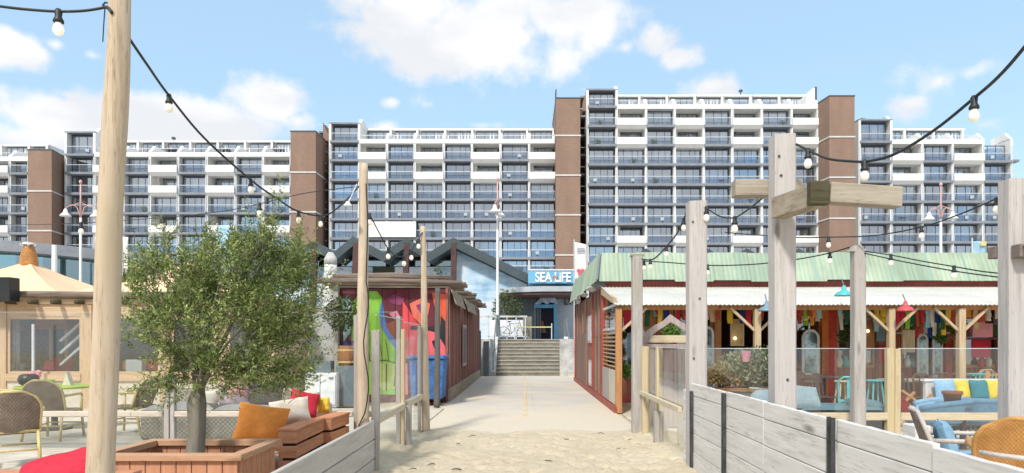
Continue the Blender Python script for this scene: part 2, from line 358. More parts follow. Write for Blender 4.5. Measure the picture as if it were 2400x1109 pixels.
# ------------------------------------------------------------------ ground
def ground():
    mb = MB(); r2 = random.Random(3)
    feet = [(r2.uniform(-1.7,1.9), r2.uniform(5.5,11.2), r2.uniform(0,3.14), r2.uniform(.10,.17)) for _ in range(210)]
    xs = [-400,-120,-40,-14,-5,-2.6] + [-2.2+.045*i for i in range(98)] + [2.6,5,14,40,120,400]
    ys = [-60,-10,0,3,4.5] + [5+.05*i for i in range(150)] + [13,15,20,30,60,200,900]
    def h(x, y):
        if not (-2.3 < x < 2.3 and 4.9 < y < 12.6): return -.02 if y > 12.5 else 0
        e = max(0, min(1, (11.9 + .7*mnoise.noise(Vector((x*1.1, 3, 0))) - y)/1.4))
        z = .045*e + (1-e)*-.012 + e*.035*mnoise.noise(Vector((x*1.3, y*1.3, 0))) + e*.018*mnoise.noise(Vector((x*5, y*5, 1))) + e*.010*mnoise.noise(Vector((x*14, y*14, 4)))
        z += e*.10*max(0, abs(x+.05)-1.25)**1.3 * (1 if y > 7 else .6)
        for fx, fy, fa, fs in feet:
            dx, dy = x-fx, y-fy
            if abs(dx) < .3 and abs(dy) < .3:
                u = dx*math.cos(fa)+dy*math.sin(fa); w = -dx*math.sin(fa)+dy*math.cos(fa)
                q = (u/fs)**2 + (w/(fs*.5))**2
                if q < 4: z += e*(-.042*math.exp(-q*1.6) + .012*math.exp(-(q-1.7)**2*2))
        return z
    vs = [(x, y, h(x, y)) for y in ys for x in xs]; n = len(xs)
    fs = [[j*n+i, j*n+i+1, (j+1)*n+i+1, (j+1)*n+i] for j in range(len(ys)-1) for i in range(n-1)]
    mb.add(vs, fs); return tag(mb.build('sand', M['sand'], smooth=True, offset=(0,0,0)), kind='structure')
ground()
M['drift'] = plain('dark_driftwood', (.07,.055,.04), .9, .3, 9)
r4 = random.Random(31)
for k in range(18):
    x, y, a, l = r4.uniform(-1.4,1.7), r4.uniform(6.2,10.8), r4.uniform(-.6,.9), r4.uniform(.03,.075); q = MB()
    q.tube([(x-l*math.cos(a),y-l*math.sin(a),.045),(x,y+.015,.058),(x+l*.7*math.cos(a),y+l*.7*math.sin(a),.055),(x+l*math.cos(a),y+l*1.1*math.sin(a),.045)], [.003,.006,.006,.002], 6, jitter=.4, seed=k)
    tag(q.build('driftwood', M['drift']), 'little dark scrap of driftwood lying on the trampled sand', 'driftwood', 'scraps of driftwood on the sand')
tag(MB().grid(lambda a, b: (-1.9+3.8*a, 9.5+19.8*b, .004+.004*math.sin(b*9)), 2, 30).build('path', M['path'], offset=(0,0,0)), kind='structure')
M['yellow'] = plain('worn_yellow_paint', (.64,.52,.33), .85, .2, 6)
tag(MB().box(-.035, .045, 13.4, 28.4, .009, .014).build('path_marking', M['yellow'], offset=(0,0,0)), kind='structure')
tag(MB().box(-16, -1.78, 4.2, 15.0, -.05, .03).build('terrace_left', M['deck'], offset=(0,0,0)), kind='structure')
tag(MB().box(1.98, 16, 2.6, 13.9, -.05, .02).build('terrace_right', M['deck'], offset=(0,0,0)), kind='structure')
# raised boulevard with its retaining wall, notched for the stairs
pl = MB(); pl.box(-160, -1.5, 30.1, 200, -.5, 1.6); pl.box(2.15, 160, 30.1, 200, -.5, 1.6); pl.box(-1.5, 2.15, 33.0, 200, -.5, 1.595)
tag(pl.build('boulevard', M['plaza'], offset=(0,0,0)), kind='structure')
# ------------------------------------------------------------------ stairs
M['concrete'] = plain('weathered_concrete', (.22,.205,.17), .9, .25, 2.5)
M['nosing'] = plain('pale_nosing', (.42,.40,.34), .85, .2, 3)
M['cheek'] = plain('salt_stained_concrete', (.50,.50,.49), .85, .28, 3)
st = thing('staircase', (.3, 30, 0), 'wide concrete staircase climbing from the sandy path to the boulevard', 'staircase')
for i in range(10):
    MB().box(-1.27, 1.87, 30+.3*i, 33.0, .16*i+(0 if i else -.3), .16*(i+1)-.036).build('step', M['concrete'], st)
    MB().box(-1.27, 1.87, 29.97+.3*i, 30.31+.3*i, .16*(i+1)-.036, .16*(i+1)).build('step_nosing', M['nosing'], st)
for x0, x1 in ((-1.50,-1.275),(1.875,2.145)):
    MB().prism([(29.6,-.2),(33,-.2),(33,1.72),(32.6,1.72),(29.6,.18)], 'x', x0, x1).build('side_wall', M['cheek'], st)
    MB().box(x0-.35, x0 if x0 < 0 else x1+.35, 29.7, 30.09, -.1, 1.6).build('flank_wall', M['cheek'], st)
M['railgrey'] = plain('grey_rail_paint', (.16,.18,.19), .5, .1)
for x in (-1.38, 2.0):
    q = MB(); q.tube([(x,29.7,1.05),(x,33,2.6),(x,34.2,2.6)], .028, 6)
    for yy, z0, z1 in ((29.75,.2,1.07),(31.3,1.0,1.8),(33,1.7,2.6),(34.2,1.6,2.6)): q.tube([(x,yy,z0),(x,yy,z1)], .025, 6)
    q.build('handrail', M['railgrey'], st)
# ------------------------------------------------------------------ apartment blocks
D = 97.0; S = FPX/D
def bx(px, d=D): return (px-VX)*d/FPX
def bz(py, d=D): return EYE+(HY-py)*d/FPX
GZ = 1.6
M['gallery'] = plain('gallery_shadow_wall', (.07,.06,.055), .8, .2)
r3 = random.Random(21)
# shared meshes 4 m wide, scaled to each bay
def shared(fn, name, mat):
    o = fn().build(name, mat); me = o.data; bpy.data.objects.remove(o); return me
def inst(name, me, parent, loc, sx=1, sz=1, label=None):
    o = bpy.data.objects.new(name, me); COL.objects.link(o); o.parent = parent; o.location = Vector(loc)-(wloc(parent)); o.scale = (sx, 1, sz)
    if label: o['label'] = label
    return o
def frame_mb(muls, h=2.25, w=4.0):
    m = MB(); m.box(-w/2, w/2, 0, .08, h-.12, h); m.box(-w/2, w/2, 0, .08, 0, .08)
    for a in [-w/2+.04, w/2-.04]+list(muls): m.box(a-.035, a+.035, .002, .078, .08, h-.12)
    return m
def mesh_of(mb, name, mat):
    o = mb.build(name, mat, offset=(0,0,0)); me = o.data; bpy.data.objects.remove(o); return me
FR = [mesh_of(frame_mb(a), 'window', M['frame']) for a in ((-1.1,.3,1.2), (-.9,.5), (-1.2,-.1,1.0), (-.4,.9))]
PN = mesh_of(MB().add([(-1.96,.04,.08),(1.96,.04,.08),(1.96,.04,2.13),(-1.96,.04,2.13)], [(0,1,2,3)]), 'pane', M['pane'])
def curtain_mb(x0, x1):
    def fn(a, b): return (x0+(x1-x0)*a, .35+.05*math.sin(a*(x1-x0)*11), .1+2.0*b)
    return MB().grid(fn, max(8, int((x1-x0)*12)), 1)
CU = [mesh_of(curtain_mb(*a), 'curtain', M[c]) for a, c in (((-1.9,-.9),'curtain'), ((.9,1.9),'curtain'), ((-1.9,1.9),'curtain'), ((-.6,1.9),'curtain'), ((-1.9,.4),'beigecurtain'), ((-1.9,-1.2),'beigecurtain'), ((.2,1.3),'curtain'))]
BA = mesh_of(MB().add([(-2,.01,.1),(2,.01,.1),(2,.01,.94),(-2,.01,.94)], [(0,1,2,3)]), 'balustrade', M['bluepane'])
HR = mesh_of(MB().box(-2, 2, -.03, .05, .98, 1.06).box(-2,-1.96,0,.04,0,.98).box(1.96,2,0,.04,0,.98).box(-.02,.02,.025,.05,0,.98), 'handrail', M['alu'])
BC = mesh_of(MB().box(-.25,.25,.0,.45,.40,.46).box(-.25,.25,.42,.47,.4,.95).box(-.25,-.2,0,.05,0,.4).box(.2,.25,0,.05,0,.4), 'balcony_chair', M['offwhite'])
BT = mesh_of(MB().box(-.45,.45,0,.5,.68,.73).box(-.04,.04,.2,.28,0,.68), 'balcony_table', M['slab'])
_r = random.Random(2); _q = MB()
for _k in range(60):
    _p = Vector((_r.gauss(0,.2), .2+_r.gauss(0,.12), .62+_r.gauss(0,.24))); _d = Vector((_r.gauss(0,.12), _r.gauss(0,.12), .12)); _q.add([_p, _p+Vector((.06,0,.06)), _p+_d, _p+Vector((-.06,.02,.05))], [(0,1,2,3)])
_q.lathe([(.13,0),(.18,.32)], (0,.2,0), 8)
BP = mesh_of(_q, 'potted_plant', plain('balcony_greenery', (.06,.10,.04), .8, .4, 5))
def para_mb():
    return MB().prism([(-.5,.92),(-.5,-.05),(-.02,-.52),(1.4,-.52),(1.4,.0),(-.38,.0),(-.38,.92)], 'x', -2.02, 2.02)
PA = mesh_of(para_mb(), 'parapet', M['white'])
def block(label, cols, slabs, top, whites, wrows, tower=None, ttop=None, nopent=(), depth=14, endwall=True, skipw=()):
    xl, xr = bx(cols[0]), bx(cols[-1]); t = thing('apartment_block', ((xl+xr)/2, D+1.5, GZ), label, 'apartment block')
    zt = bz(slabs[0]); zs = [bz(s) for s in slabs]
    MB().box(xl, xr, D+2.9, D+depth, GZ, zt-.5).build('wall', M['interior'], t)
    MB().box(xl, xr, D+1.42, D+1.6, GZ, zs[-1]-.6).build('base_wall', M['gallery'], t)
    MB().box(xl-.1, xr+.1, D+2.4, D+depth, zt-.49, zt-.02).build('roof_deck', M['white'], t)
    nb = len(cols)-1
    for i, c in enumerate(cols):
        zz = zt+.4
        if tower is not None and i in (tower, tower+1): zz = bz(ttop)
        m = MB(); m.box(bx(c)-.16, bx(c)+.16, D-.12, D+2.88, GZ, zz)
        if not (tower is not None and i in (tower,)): m.prism([(D+.1, zz-.01),(D+1.1, zz+1.0),(D+4, zz+1.0),(D+4, zz-.01)], 'x', bx(c)-.22, bx(c)+.22)
        m.build('pier', M['white'], t)
        MB().tube([(bx(c)-.02, D-.24, GZ),(bx(c)-.02, D-.24, zt-.6)], .05, 5).build('drainpipe', M['alu'], t)
    for r, z in enumerate(zs):
        for b in range(nb):
            x0, x1 = bx(cols[b])+.17, bx(cols[b+1])-.17; w = x1-x0; xc = (x0+x1)/2
            ist = (b == tower)
            zup = ((bz(ttop)-.1 if ttop else 0) if r == 0 else zs[r-1]-.35)
            isw = b in whites and r in wrows
            sx = w/4.0
            if r == 0 and not ist:
                if b in nopent: continue
                # set-back roof dwelling with a white dormer frame
                pz = bz(top, D+4.1)
                MB().box(x0-.19, x1+.19, D+4.5, D+11, z-.02, pz-.2).box(x0-.2, x1+.2, D+3.9, D+11.05, pz-.2, pz+.05).build('roof_dwelling', M['white'], t)
                MB().prism([(D+3.95, z-.02),(D+3.95, pz-.2),(D+4.49, pz-.2),(D+4.49, z-.02)], 'x', x1-.25, x1+.05).build('roof_fin', M['white'], t)
                hh = pz-.28-z; wd = inst('window', r3.choice(FR), t, (xc-.12, D+4.36, z+.02), sx*.88, hh/2.25); inst('pane', PN, wd, (xc-.12, D+4.36, z+.02)); 
                if r3.random() < .8: inst('curtain', r3.choice(CU), wd, (xc-.12, D+4.06, z+.02))
                MB().box(x0-.15, x1+.15, D-.2, D+.05, z-.42, z+.18).box(x0-.15, x1+.15, D+.05, D+2.39, z-.42, z-.02).build('roof_edge', M['white'], t)
                hr = inst('handrail', HR, t, (xc, D+.2, z-.2), sx)
                continue
            hh = zup-z-.05
            rc = 0.0 if isw else 0
            wy = D+.85+(1.2 if isw else 0)
            wd = inst('window', r3.choice(FR), t, (xc, wy, z+.02), sx*(.93 if not isw else .86), hh/2.25)
            inst('pane', PN, wd, (xc, wy, z+.02))
            if r3.random() < .85: inst('curtain', r3.choice(CU), wd, (xc, wy, z+.02))
            if isw:
                inst('parapet', PA, t, (xc, D, z), (w+.3)/4.04)
                if r3.random() < .6: MB().box(x0, x0+.5, D+1.1, D+2.1, z+.02, zup).build('side_panel', M['offwhite'], t)
            else:
                MB().box(x0-.16, x1+.16, D-.34, D+2.88, z-.34, z).build('floor_slab', M['slab'], t)
                if r3.random() < .42: inst(*r3.choice((('balcony_chair', BC), ('balcony_chair', BC), ('potted_plant', BP), ('balcony_table', BT))), t, (xc+r3.uniform(-1.4,1.4), D+.3, z))
                bl = inst('balustrade', BA, t, (xc, D-.2, z), sx*.99); inst('handrail', HR, bl, (xc, D-.2, z), 1)
    if tower is not None:
        x0, x1 = bx(cols[tower])-.16, bx(cols[tower+1])+.16; z = bz(ttop)
        MB().box(x0, x1, D-.1, D+8, z, z+.22).build('tower_roof', M['slab'], t)
        MB().box(x0+.03, x1-.03, D+2.9, D+7.9, zt-.02, z-.005).build('tower_wall', M['interior'], t)
        for xx in (x0, x1-.32): MB().box(xx+.002, xx+.318, D+2.885, D+8, zt-.01, z-.01).build('tower_cheek', M['offwhite'], t)
    return t
def rows(y0, n, st=46.0): return [y0+st*i for i in range(n)]
bA = block('apartment block of only two bays at the far left end of the row', [-110,-44,24,68], [371,405,452,498,545,591,637], 340, (1,), (1,2,4))
MB().box(bx(-110)-9, bx(-110)-.3, D, D+14, GZ, bz(371)).build('end_wall', M['render'], bA)
bB = block('apartment block between the two left brick towers, behind the olive tree', [155,222,290,352,418,485,552,617,682], [361,404,452,498,545,591,637], 331, (1,3,5,7), (1,2,4), 0, 312)
bC = block('apartment block in the middle with the white sheet hung over its lower balconies', [774,842,907,972,1040,1106,1173,1240,1304], [330,374,420,466,512,557,603,640], 303, (1,3,5,7), (1,2), 0, 291)
bD = block('tallest apartment block, behind the green roofed beach hut', [1377,1445,1514,1581,1649,1716,1785,1855,1916], [249,294,339,384,431,477,523,569,615], 224, (1,3,5,7), (1,2,7), 0, 212)
bE = block('apartment block at the right end of the row, stepping down to the open sky', [2014,2088,2161,2232,2303,2370], [331,377,424,471,519,566,613], 303, (1,3), (1,2), 0, 283, nopent=(4,))
MB().box(bx(2370)+.18, bx(2392), D+.2, D+9, bz(378), bz(373)).build('end_balcony', M['slab'], bE)
for k, yy in enumerate((424,471,519,566)): MB().box(bx(2370)+.18, bx(2390), D+.2, D+5, bz(yy)-.3, bz(yy)).build('end_balcony', M['slab'], bE)
for yy in (343, 390, 437):
    q = MB()
    for k in range(6): q.tube([(bx(2372), D+.3+.9*k, bz(yy+32)), (bx(2372), D+.3+.9*k, bz(yy+14))], .03, 4)
    for k in (2388,):
        q.tube([(bx(2372),D+.3,bz(yy+14)),(bx(k),D+.3,bz(yy+8))], .035, 4); q.tube([(bx(k),D+.3,bz(yy+8)),(bx(k),D+.3,bz(yy+34))], .035, 4); q.tube([(bx(2372),D+.3,bz(yy+24)),(bx(k),D+.3,bz(yy+20))], .03, 4)
    q.build('end_railing', M['alu'], bE)
# details on the roofs and balconies
for (b_, px, py, w_) in ((bB,351,322,50),(bB,480,322,52),(bB,612,322,54),(bB,190,309,46),(bD,1668,219,50),(bD,1798,219,50),(bE,2050,281,50)):
    MB().add([(bx(px-w_/2),D+3.6,bz(py+10)),(bx(px+w_/2),D+3.6,bz(py+10)),(bx(px+w_/2),D+6.2,bz(py)+.3),(bx(px-w_/2),D+6.2,bz(py)+.3),(bx(px-w_/2),D+3.6,bz(py+10)-.12),(bx(px+w_/2),D+3.6,bz(py+10)-.12),(bx(px+w_/2),D+6.2,bz(py)+.18),(bx(px-w_/2),D+6.2,bz(py)+.18)],
        [(0,1,2,3),(4,7,6,5),(0,4,5,1),(1,5,6,2),(2,6,7,3),(3,7,4,0)]).build('awning', M['frame'], b_)
for b_, px, py in ((bB,407,323),(bD,1736,212)): MB().lathe([(.08,0),(.08,.5),(.3,.5),(.34,.62),(.25,.8)], (bx(px,D+6),D+6,bz(py+8,D+6)-.2), 8).build('roof_vent', M['frame'], b_)
MB().box(bx(864), bx(976), D-.62, D-.56, bz(557), bz(521)).build('white_sheet', M['white'], bC)
MB().prism([(bx(1890,D+1),bz(253,D+1)),(bx(1910,D+1),bz(253,D+1)),(bx(1910,D+1),bz(206,D+1)),(bx(1906,D+1),bz(206,D+1)),(bx(1890,D+1),bz(222,D+1))], 'y', D+1, D+5).build('roof_wing', M['white'], bD)
MB().box(bx(1910,D+1), bx(1914,D+1), D+.9, D+5, bz(250,D+1), bz(204,D+1)).build('roof_wing_edge', M['frame'], bD)
for (px, py, dd, b_) in ((880,300,5,bC),(1300,296,4,bC),(2350,338,3,bE)):
    q = MB(); x_, z_ = bx(px,D+dd), bz(py,D+dd)
    q.tube([(x_,D+dd,z_-.6),(x_,D+dd,z_+1.8)], .03, 4); q.tube([(x_-.5,D+dd,z_+1.6),(x_+.5,D+dd,z_+1.7)], .02, 4); q.tube([(x_-.35,D+dd,z_+1.3),(x_+.35,D+dd,z_+1.35)], .02, 4); q.build('antenna', M['alu'], b_)
# brick stair towers
def tower(label, fl, fr, ch, top, side, bands, rec=None, fin=None):
    d0 = D-3; x0, x1 = bx(fl, d0), bx(fr, d0); xc = bx(ch, D)
    t = thing('stair_tower', ((x0+x1)/2, d0, GZ), label, 'brick tower', 'brick stair towers between the apartment blocks')
    def plan(e): # e outset
        if side > 0: return [(x0-e, d0-e), (x1+e*.5, d0-e), (xc+e, D+.0), (xc+e, D+9), (x0-e, D+9)]
        if side < 0: return [(x0-e*.5, d0-e), (x1+e, d0-e), (x1+e, D+9), (xc-e, D+9), (xc-e, D+.0)]
        return [(x0-e, d0-e), (x1+e, d0-e), (x1+e, D+9), (x0-e, D+9)]
    zt = bz(top, d0)
    MB().prism(plan(0), 'z', GZ, zt).build('shaft', M['brick'], t)
    MB().prism(plan(.06), 'z', zt+.002, zt+.16).build('coping', M['frame'], t)
    for b in bands: z = bz(b, d0); MB().prism(plan(.09), 'z', z-.1, z+.1).build('band', M['render'], t)
    if rec:
        a, b = bx(rec[0], D+3), bx(rec[1], D+3)
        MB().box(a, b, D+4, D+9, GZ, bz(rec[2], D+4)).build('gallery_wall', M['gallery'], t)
        z = bz(rec[2], D+4)-.3
        while z > GZ+2:
            MB().box(a+.02, b-.02, D+1.2, D+3.99, z-.25, z).build('gallery_slab', M['slab'], t)
            MB().box(a+.02, b-.02, D+1.2, D+1.24, z+.9, z+.98).build('gallery_rail', M['alu'], t); z -= 46/S
    if fin:
        a, b = bx(fin[0], D+1), bx(fin[1], D+1); MB().prism([(a, bz(fin[3], D+1)), (b, bz(fin[3], D+1)), (b, bz(fin[2]+ (0 if fin[4] else 30), D+1)), (a, bz(fin[2]+(30 if fin[4] else 0), D+1))], 'y', D+1, D+4).build('fin', M['brick'], t)
    return t
tower('leftmost brown brick stair tower, low, above the curved glass pavilion', 65, 121, 145, 352, 1, (448,541), (145,152,366), None)
tower('brown brick stair tower right behind the top of the olive tree', 681, 740, 756, 309, 1, (404,497,590), (755,774,316), (757,770,287,330,0))
tower('slim brown brick stair tower above the blue sign board', 1303, 1360, 1361, 231, 0, (318,411,504,598), (1358,1377,236), (1366,1378,208,260,1))
tower('wide brown brick stair tower left of the last apartment block at the right', 1944, 2003, 1916, 226, -1, (321,416,512), (2004,2014,286), None)
MB().box(bx(1302,D+2), bx(1304.5,D+2), D+2, D+4, bz(300,D+2), bz(209,D+2)).build('fin', M['frame'], [o for o in COL.objects if o.name.startswith('stair_tower')][2])
# ================================================================== the boulevard behind
def textmesh(s, size, depth, font_bold=False, spacing=1.0):
    cu = bpy.data.curves.new('lettering', 'FONT'); cu.body = s; cu.size = size; cu.extrude = depth; cu.offset = .018*size if font_bold else 0; cu.space_character = spacing
    o = bpy.data.objects.new('lettering', cu); COL.objects.link(o); bpy.context.view_layer.update()
    me = bpy.data.meshes.new_from_object(o.evaluated_get(bpy.context.evaluated_depsgraph_get())); bpy.data.objects.remove(o)
    return me
def lettering(s, x, y, z, size, mat, parent, depth=.02, bold=True, sx=1, rz=0, spacing=1.0):
    me = textmesh(s, size, depth, bold, spacing); me.transform(Matrix.Rotation(rz, 4, 'Z')@Matrix.Rotation(R(90), 4, 'X')@Matrix.Diagonal((sx,1,1,1)))
    me.materials.clear(); me.materials.append(mat); me.name = 'lettering'
    o = bpy.data.objects.new('lettering', me); COL.objects.link(o); o.parent = parent; o.location = Vector((x, y, z))-wloc(parent); return o
def muralmat(name, cols, scale=.35):
    m, nt, b = newmat(name); v = vec(nt, (1,1,.8)); n = noise(nt, v, scale, 6, .62); n2 = noise(nt, vec(nt, (.3,.3,2.2)), 1.6, 5, .6)
    col = ramp(nt, mixc(nt, .35, n, n2), cols); nt.links.new(col, b.inputs['Base Color']); b.inputs['Roughness'].default_value = .7; return m
M['mural'] = muralmat('pale_blue_mural', [(.35,(.20,.36,.52)),(.43,(.38,.55,.68)),(.50,(.58,.68,.76)),(.6,(.66,.72,.77)),(.72,(.45,.60,.72))])
M['wrapped0'] = plain('dim_ochre', (.28,.13,.05), .7, .3)
M['roofgrey'] = plain('dark_grey_roof_trim', (.055,.075,.085), .5, .15, 1)
M['darkwood'] = plain('dark_brown_timber', (.085,.045,.04), .7, .3, 2)
M['navy'] = plain('navy_paint', (.012,.016,.035), .5, .2)
M['signblue'] = plain('sign_blue', (.16,.42,.62), .5, .12, .6)
M['steel'] = plain('corrugated_steel', (.16,.20,.24), .4, .2, .8, .4)
M['lightblue'] = plain('light_blue_paint', (.12,.38,.62), .5, .1)
M['panelgrey'] = plain('pale_grey_cladding', (.40,.45,.49), .6, .12, .8)
da = 45.0
aq = thing('aquarium', (X(960,da), da, GZ), 'aquarium building with a dark zigzag roof over pale blue mural walls', 'building')
ridge = [(560,612),(667,600),(741,568),(787,592),(831,556),(902,593),(955,559),(1008,593),(1064,559),(1238,643)]
top = [(X(a,da), Z(b,da)) for a, b in ridge]; th = .62
poly = top + [(x, z-th) for x, z in reversed(top)]
MB().prism(poly, 'y', da-.4, da+9).build('zigzag_roof', M['roofgrey'], aq)
wall = [(X(560,da), Z(800,da))]+[(x, z-th-.01) for x, z in [(X(a,da+1), Z(b,da+1)) for a, b in ridge]]+[(X(1238,da+1), Z(800,da+1))]
# left half: glazed shadow band under the roof above mural panels, right half: full mural wall
MB().prism([(X(1064,da+.5), GZ),(X(1064,da+.5), Z(559,da)-th-.05),(X(1236,da+.5), Z(643,da)-th-.02),(X(1236,da+.5), GZ)], 'y', da+.5, da+1).build('mural_wall', M['mural'], aq)
MB().box(X(560,da), X(1063,da), da+1.0, da+1.4, GZ, Z(622,da)).build('mural_wall', M['mural'], aq)
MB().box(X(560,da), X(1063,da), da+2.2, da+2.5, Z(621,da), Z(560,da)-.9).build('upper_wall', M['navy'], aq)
for a, b in ((667,741),(787,831),(831,902),(902,955),(955,1008),(1008,1064)):
    z0, z1 = Z(622,da), Z(600,da)
    wf = MB().box(X(a,da)+.15, X(b,da)-.15, da+1.02, da+1.08, z0, z0+.06).box(X(a,da)+.15, X(b,da)-.15, da+1.02, da+1.08, z1-.2, z1-.14).build('window', M['frame'], aq)
    MB().add([(X(a,da)+.15,da+1.05,z0+.06),(X(b,da)-.15,da+1.05,z0+.06),(X(b,da)-.15,da+1.05,z1-.2),(X(a,da)+.15,da+1.05,z1-.2)],[(0,1,2,3)]).build('pane', M['aquaglass'], wf)
for xt, xb in ((741,728),(838,822),(956,943),(1065,1060)):
    MB().beam((X(xt,da),da-.25,Z(571,da)),(X(xb,da),da+.3,Z(790,da)),.34,.4,(0,1,0)).build('leaning_column', M['darkwood'], aq)
MB().box(X(866,da), X(918,da), da+.94, da+.99, Z(652,da), Z(622,da)).build('plant_poster', leafmat('hedge_print', (.03,.05,.025), (.05,.07,.03), (.09,.09,.05)), aq)
# entrance
de = 42.0
MB().box(X(1238,de), X(1348,de), de, de+3, Z(664,de), Z(634,de)).build('sign_board', M['signblue'], aq)
sb = [o for o in COL.objects if o.name.startswith('sign_board')][0]
MB().box(X(1237,de), X(1349,de), de-.04, de+3.02, Z(634,de)+.002, Z(631.5,de)).build('sign_cap', M['white'], sb)
lettering('SEA LiFE', X(1254,de), de-.035, Z(660.5,de), .83, M['white'], sb, .03, True, .80, spacing=.93)
M['starfish'] = plain('starfish_orange', (.55,.22,.08), .6, .1)
stf = MB(); pts = []
for k in range(10): a = math.pi/2+k*math.pi/5; rr = .16 if k % 2 == 0 else .07; pts.append((X(1301.5,de)+rr*math.cos(a), Z(650,de)+rr*math.sin(a)))
stf.prism(pts, 'y', de-.08, de-.04).build('starfish_emblem', M['starfish'], sb)
can = []
for k in range(13):
    a = k/12; px = 1172+ (1350-1172)*a; yy = de-1.6*math.sin(math.pi*min(1, a*1.6)/2); can.append((X(px,de), yy))
MB().prism([(x, y) for x, y in can]+[(X(1350,de), de+2.9),(X(1172,de), de+2.9)], 'z', Z(683,de)-.12, Z(670,de)-.15).build('canopy', M['panelgrey'], aq)
MB().prism([(x, y+.1) for x, y in can]+[(X(1349,de), de+2.8),(X(1174,de), de+2.8)], 'z', Z(694,de), Z(683,de)-.125).build('canopy_soffit', M['darkwood'], aq)
q = MB()
for k in range(26): q.box(X(1172,de+2.9)+k*.105, X(1172,de+2.9)+k*.105+.06, de+2.84, de+2.9, GZ, Z(695,de+2.9))
q.box(X(1170,de+2.9), X(1254,de+2.9), de+2.9, de+3.1, GZ, Z(694,de+2.9)).build('cladding', M['steel'], aq)
MB().box(X(1254,de+3), X(1300,de+3), de+3.6, de+3.8, GZ, Z(694,de+3)).build('dark_entrance', M['navy'], aq)
MB().box(X(1300,de+3), X(1356,de+3), de+2.8, de+3.1, GZ, Z(668,de+3)).build('side_cladding', M['panelgrey'], aq)
MB().box(X(1298,de+2), X(1306,de+2), de+1.9, de+2.2, GZ, Z(712,de+2)).build('blue_pillar', M['lightblue'], aq)
MB().box(X(1252,de+2), X(1297.9,de+2), de+1.95, de+2.15, Z(722,de+2), Z(714,de+2)).build('door_head', M['lightblue'], aq)
MB().box(X(1252,de+2), X(1256,de+2), de+1.95, de+2.15, GZ, Z(722,de+2)-.002).build('door_jamb', M['steel'], aq)
q = MB(); c0 = P(1280,704,de+1.9)
wave = [(-28,9),(-20,2),(-12,-6),(-5,-10),(2,-6),(6,-9),(10,-18),(16,-20),(20,-14),(22,-2),(28,8),(10,5),(2,10),(-8,4),(-16,10)]
q.prism([(c0.x+a*.0272, c0.z-b*.0272) for a, b in wave], 'y', de+1.75, de+1.9).build('wave_sculpture', plain('pale_blue_relief', (.42,.50,.66), .6, .4, 3), aq)
lettering('LW', X(1322,de+2.6), de+2.7, Z(714,de+2.6), .62, M['darkwood'], aq, .03, True, .9)
MB().lathe([(.28,-.4),(.16,.1),(.08,.4)], P(1270,766,de+3.2), 10).build('entrance_statue', M['wrapped0'], aq)
# dark parasols behind the green roof
M['parasol'] = plain('charcoal_canvas', (.045,.055,.065), .8, .15)
def parasol(px, w, dd=36.0, lab=''):
    z = Z(582, dd); x = X(px, dd); t = thing('parasol', (x, dd, GZ), lab, 'parasol', 'charcoal parasols on the boulevard')
    r = w*dd/FPX/2; q = MB(); n = 8; vs = [(x, dd, z)]+[(x+r*math.cos(2*math.pi*(k+.5)/n), dd+r*math.sin(2*math.pi*(k+.5)/n), z-.52) for k in range(n)]+[(x, dd, z-.1)]
    q.add(vs, [(0,1+k,1+(k+1)%n) for k in range(n)]+[(n+1,1+(k+1)%n,1+k) for k in range(n)]).build('canopy', M['parasol'], t)
    MB().tube([(x,dd,GZ),(x,dd,z-.08)], .04, 6).build('pole', M['alu'], t)
for px, w, lab in ((1514,70,'charcoal parasol just showing above the left end of the green roof'),(1658,72,'charcoal parasol half hidden by the grey post with the peeling patch'),(1750,78,'widest charcoal parasol, in the clear between the two tall grey posts'),(1872,70,'charcoal parasol in front of the wide brick tower foot')):
    parasol(px, w, 36, lab)
# curved glass pavilion at the left
dp = 40.0
gp = thing('glass_pavilion', (X(60,dp), dp, GZ), 'curved glass pavilion with a grey rounded roof edge at the left', 'pavilion')
def arc(a, rr): cx, cy = X(-90,dp), dp+13; return (cx+rr*math.sin(a), cy-rr*math.cos(a))
def ring(r0, r1, z0, z1, a0=-.35, a1=1.15, n=40):
    q = MB(); vs = []
    for k in range(n+1):
        a = a0+(a1-a0)*k/n; dz = -.9*(max(0, a)/1.0)**1.5
        for rr in (r0, r1):
            x, y = arc(a, rr)
            for z in (z0, z1): vs.append((x, y, z+dz if z > 3 else z))
    fs = []
    for k in range(n):
        i = 4*k; j = i+4
        fs += [(i,j,j+1,i+1),(i+2,i+3,j+3,j+2),(i,i+2,j+2,j),(i+1,j+1,j+3,i+3)]
    q.add(vs, fs); return q
zt = Z(562,dp)
ring(11.5, 13.6, zt-.62, zt).build('roof_edge', M['slab'], gp, smooth=False)
ring(2, 11.45, zt-.3, zt-.08).build('roof', M['slab'], gp)
ring(12.4, 12.43, Z(702,dp), zt-.63, -.35, 1.1, 26).build('glass_wall', M['aquaglass'], gp)
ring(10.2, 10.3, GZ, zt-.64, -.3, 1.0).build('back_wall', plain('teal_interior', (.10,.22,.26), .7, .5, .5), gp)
for k in range(12):
    a = -.3+.115*k; x, y = arc(a, 12.32); dz = -.9*(max(0,a))**1.5; MB().box(x-.035, x+.035, y-.03, y+.03, GZ, zt-.64+dz).build('mullion', M['alu'], gp)
for k in range(9):
    a = -.2+.14*k; x, y = arc(a, 11.4); MB().box(x-.3, x+.3, y-.2, y+.2, GZ, Z(648+3*(k%3),dp)).build('counter', M['navy' if k % 2 else 'panelgrey'], gp)
MB().tube([P(128,575,dp+.5)+Vector((0,0,0)), P(128,690,dp+.5)], .16, 10).build('column', M['white'], gp)
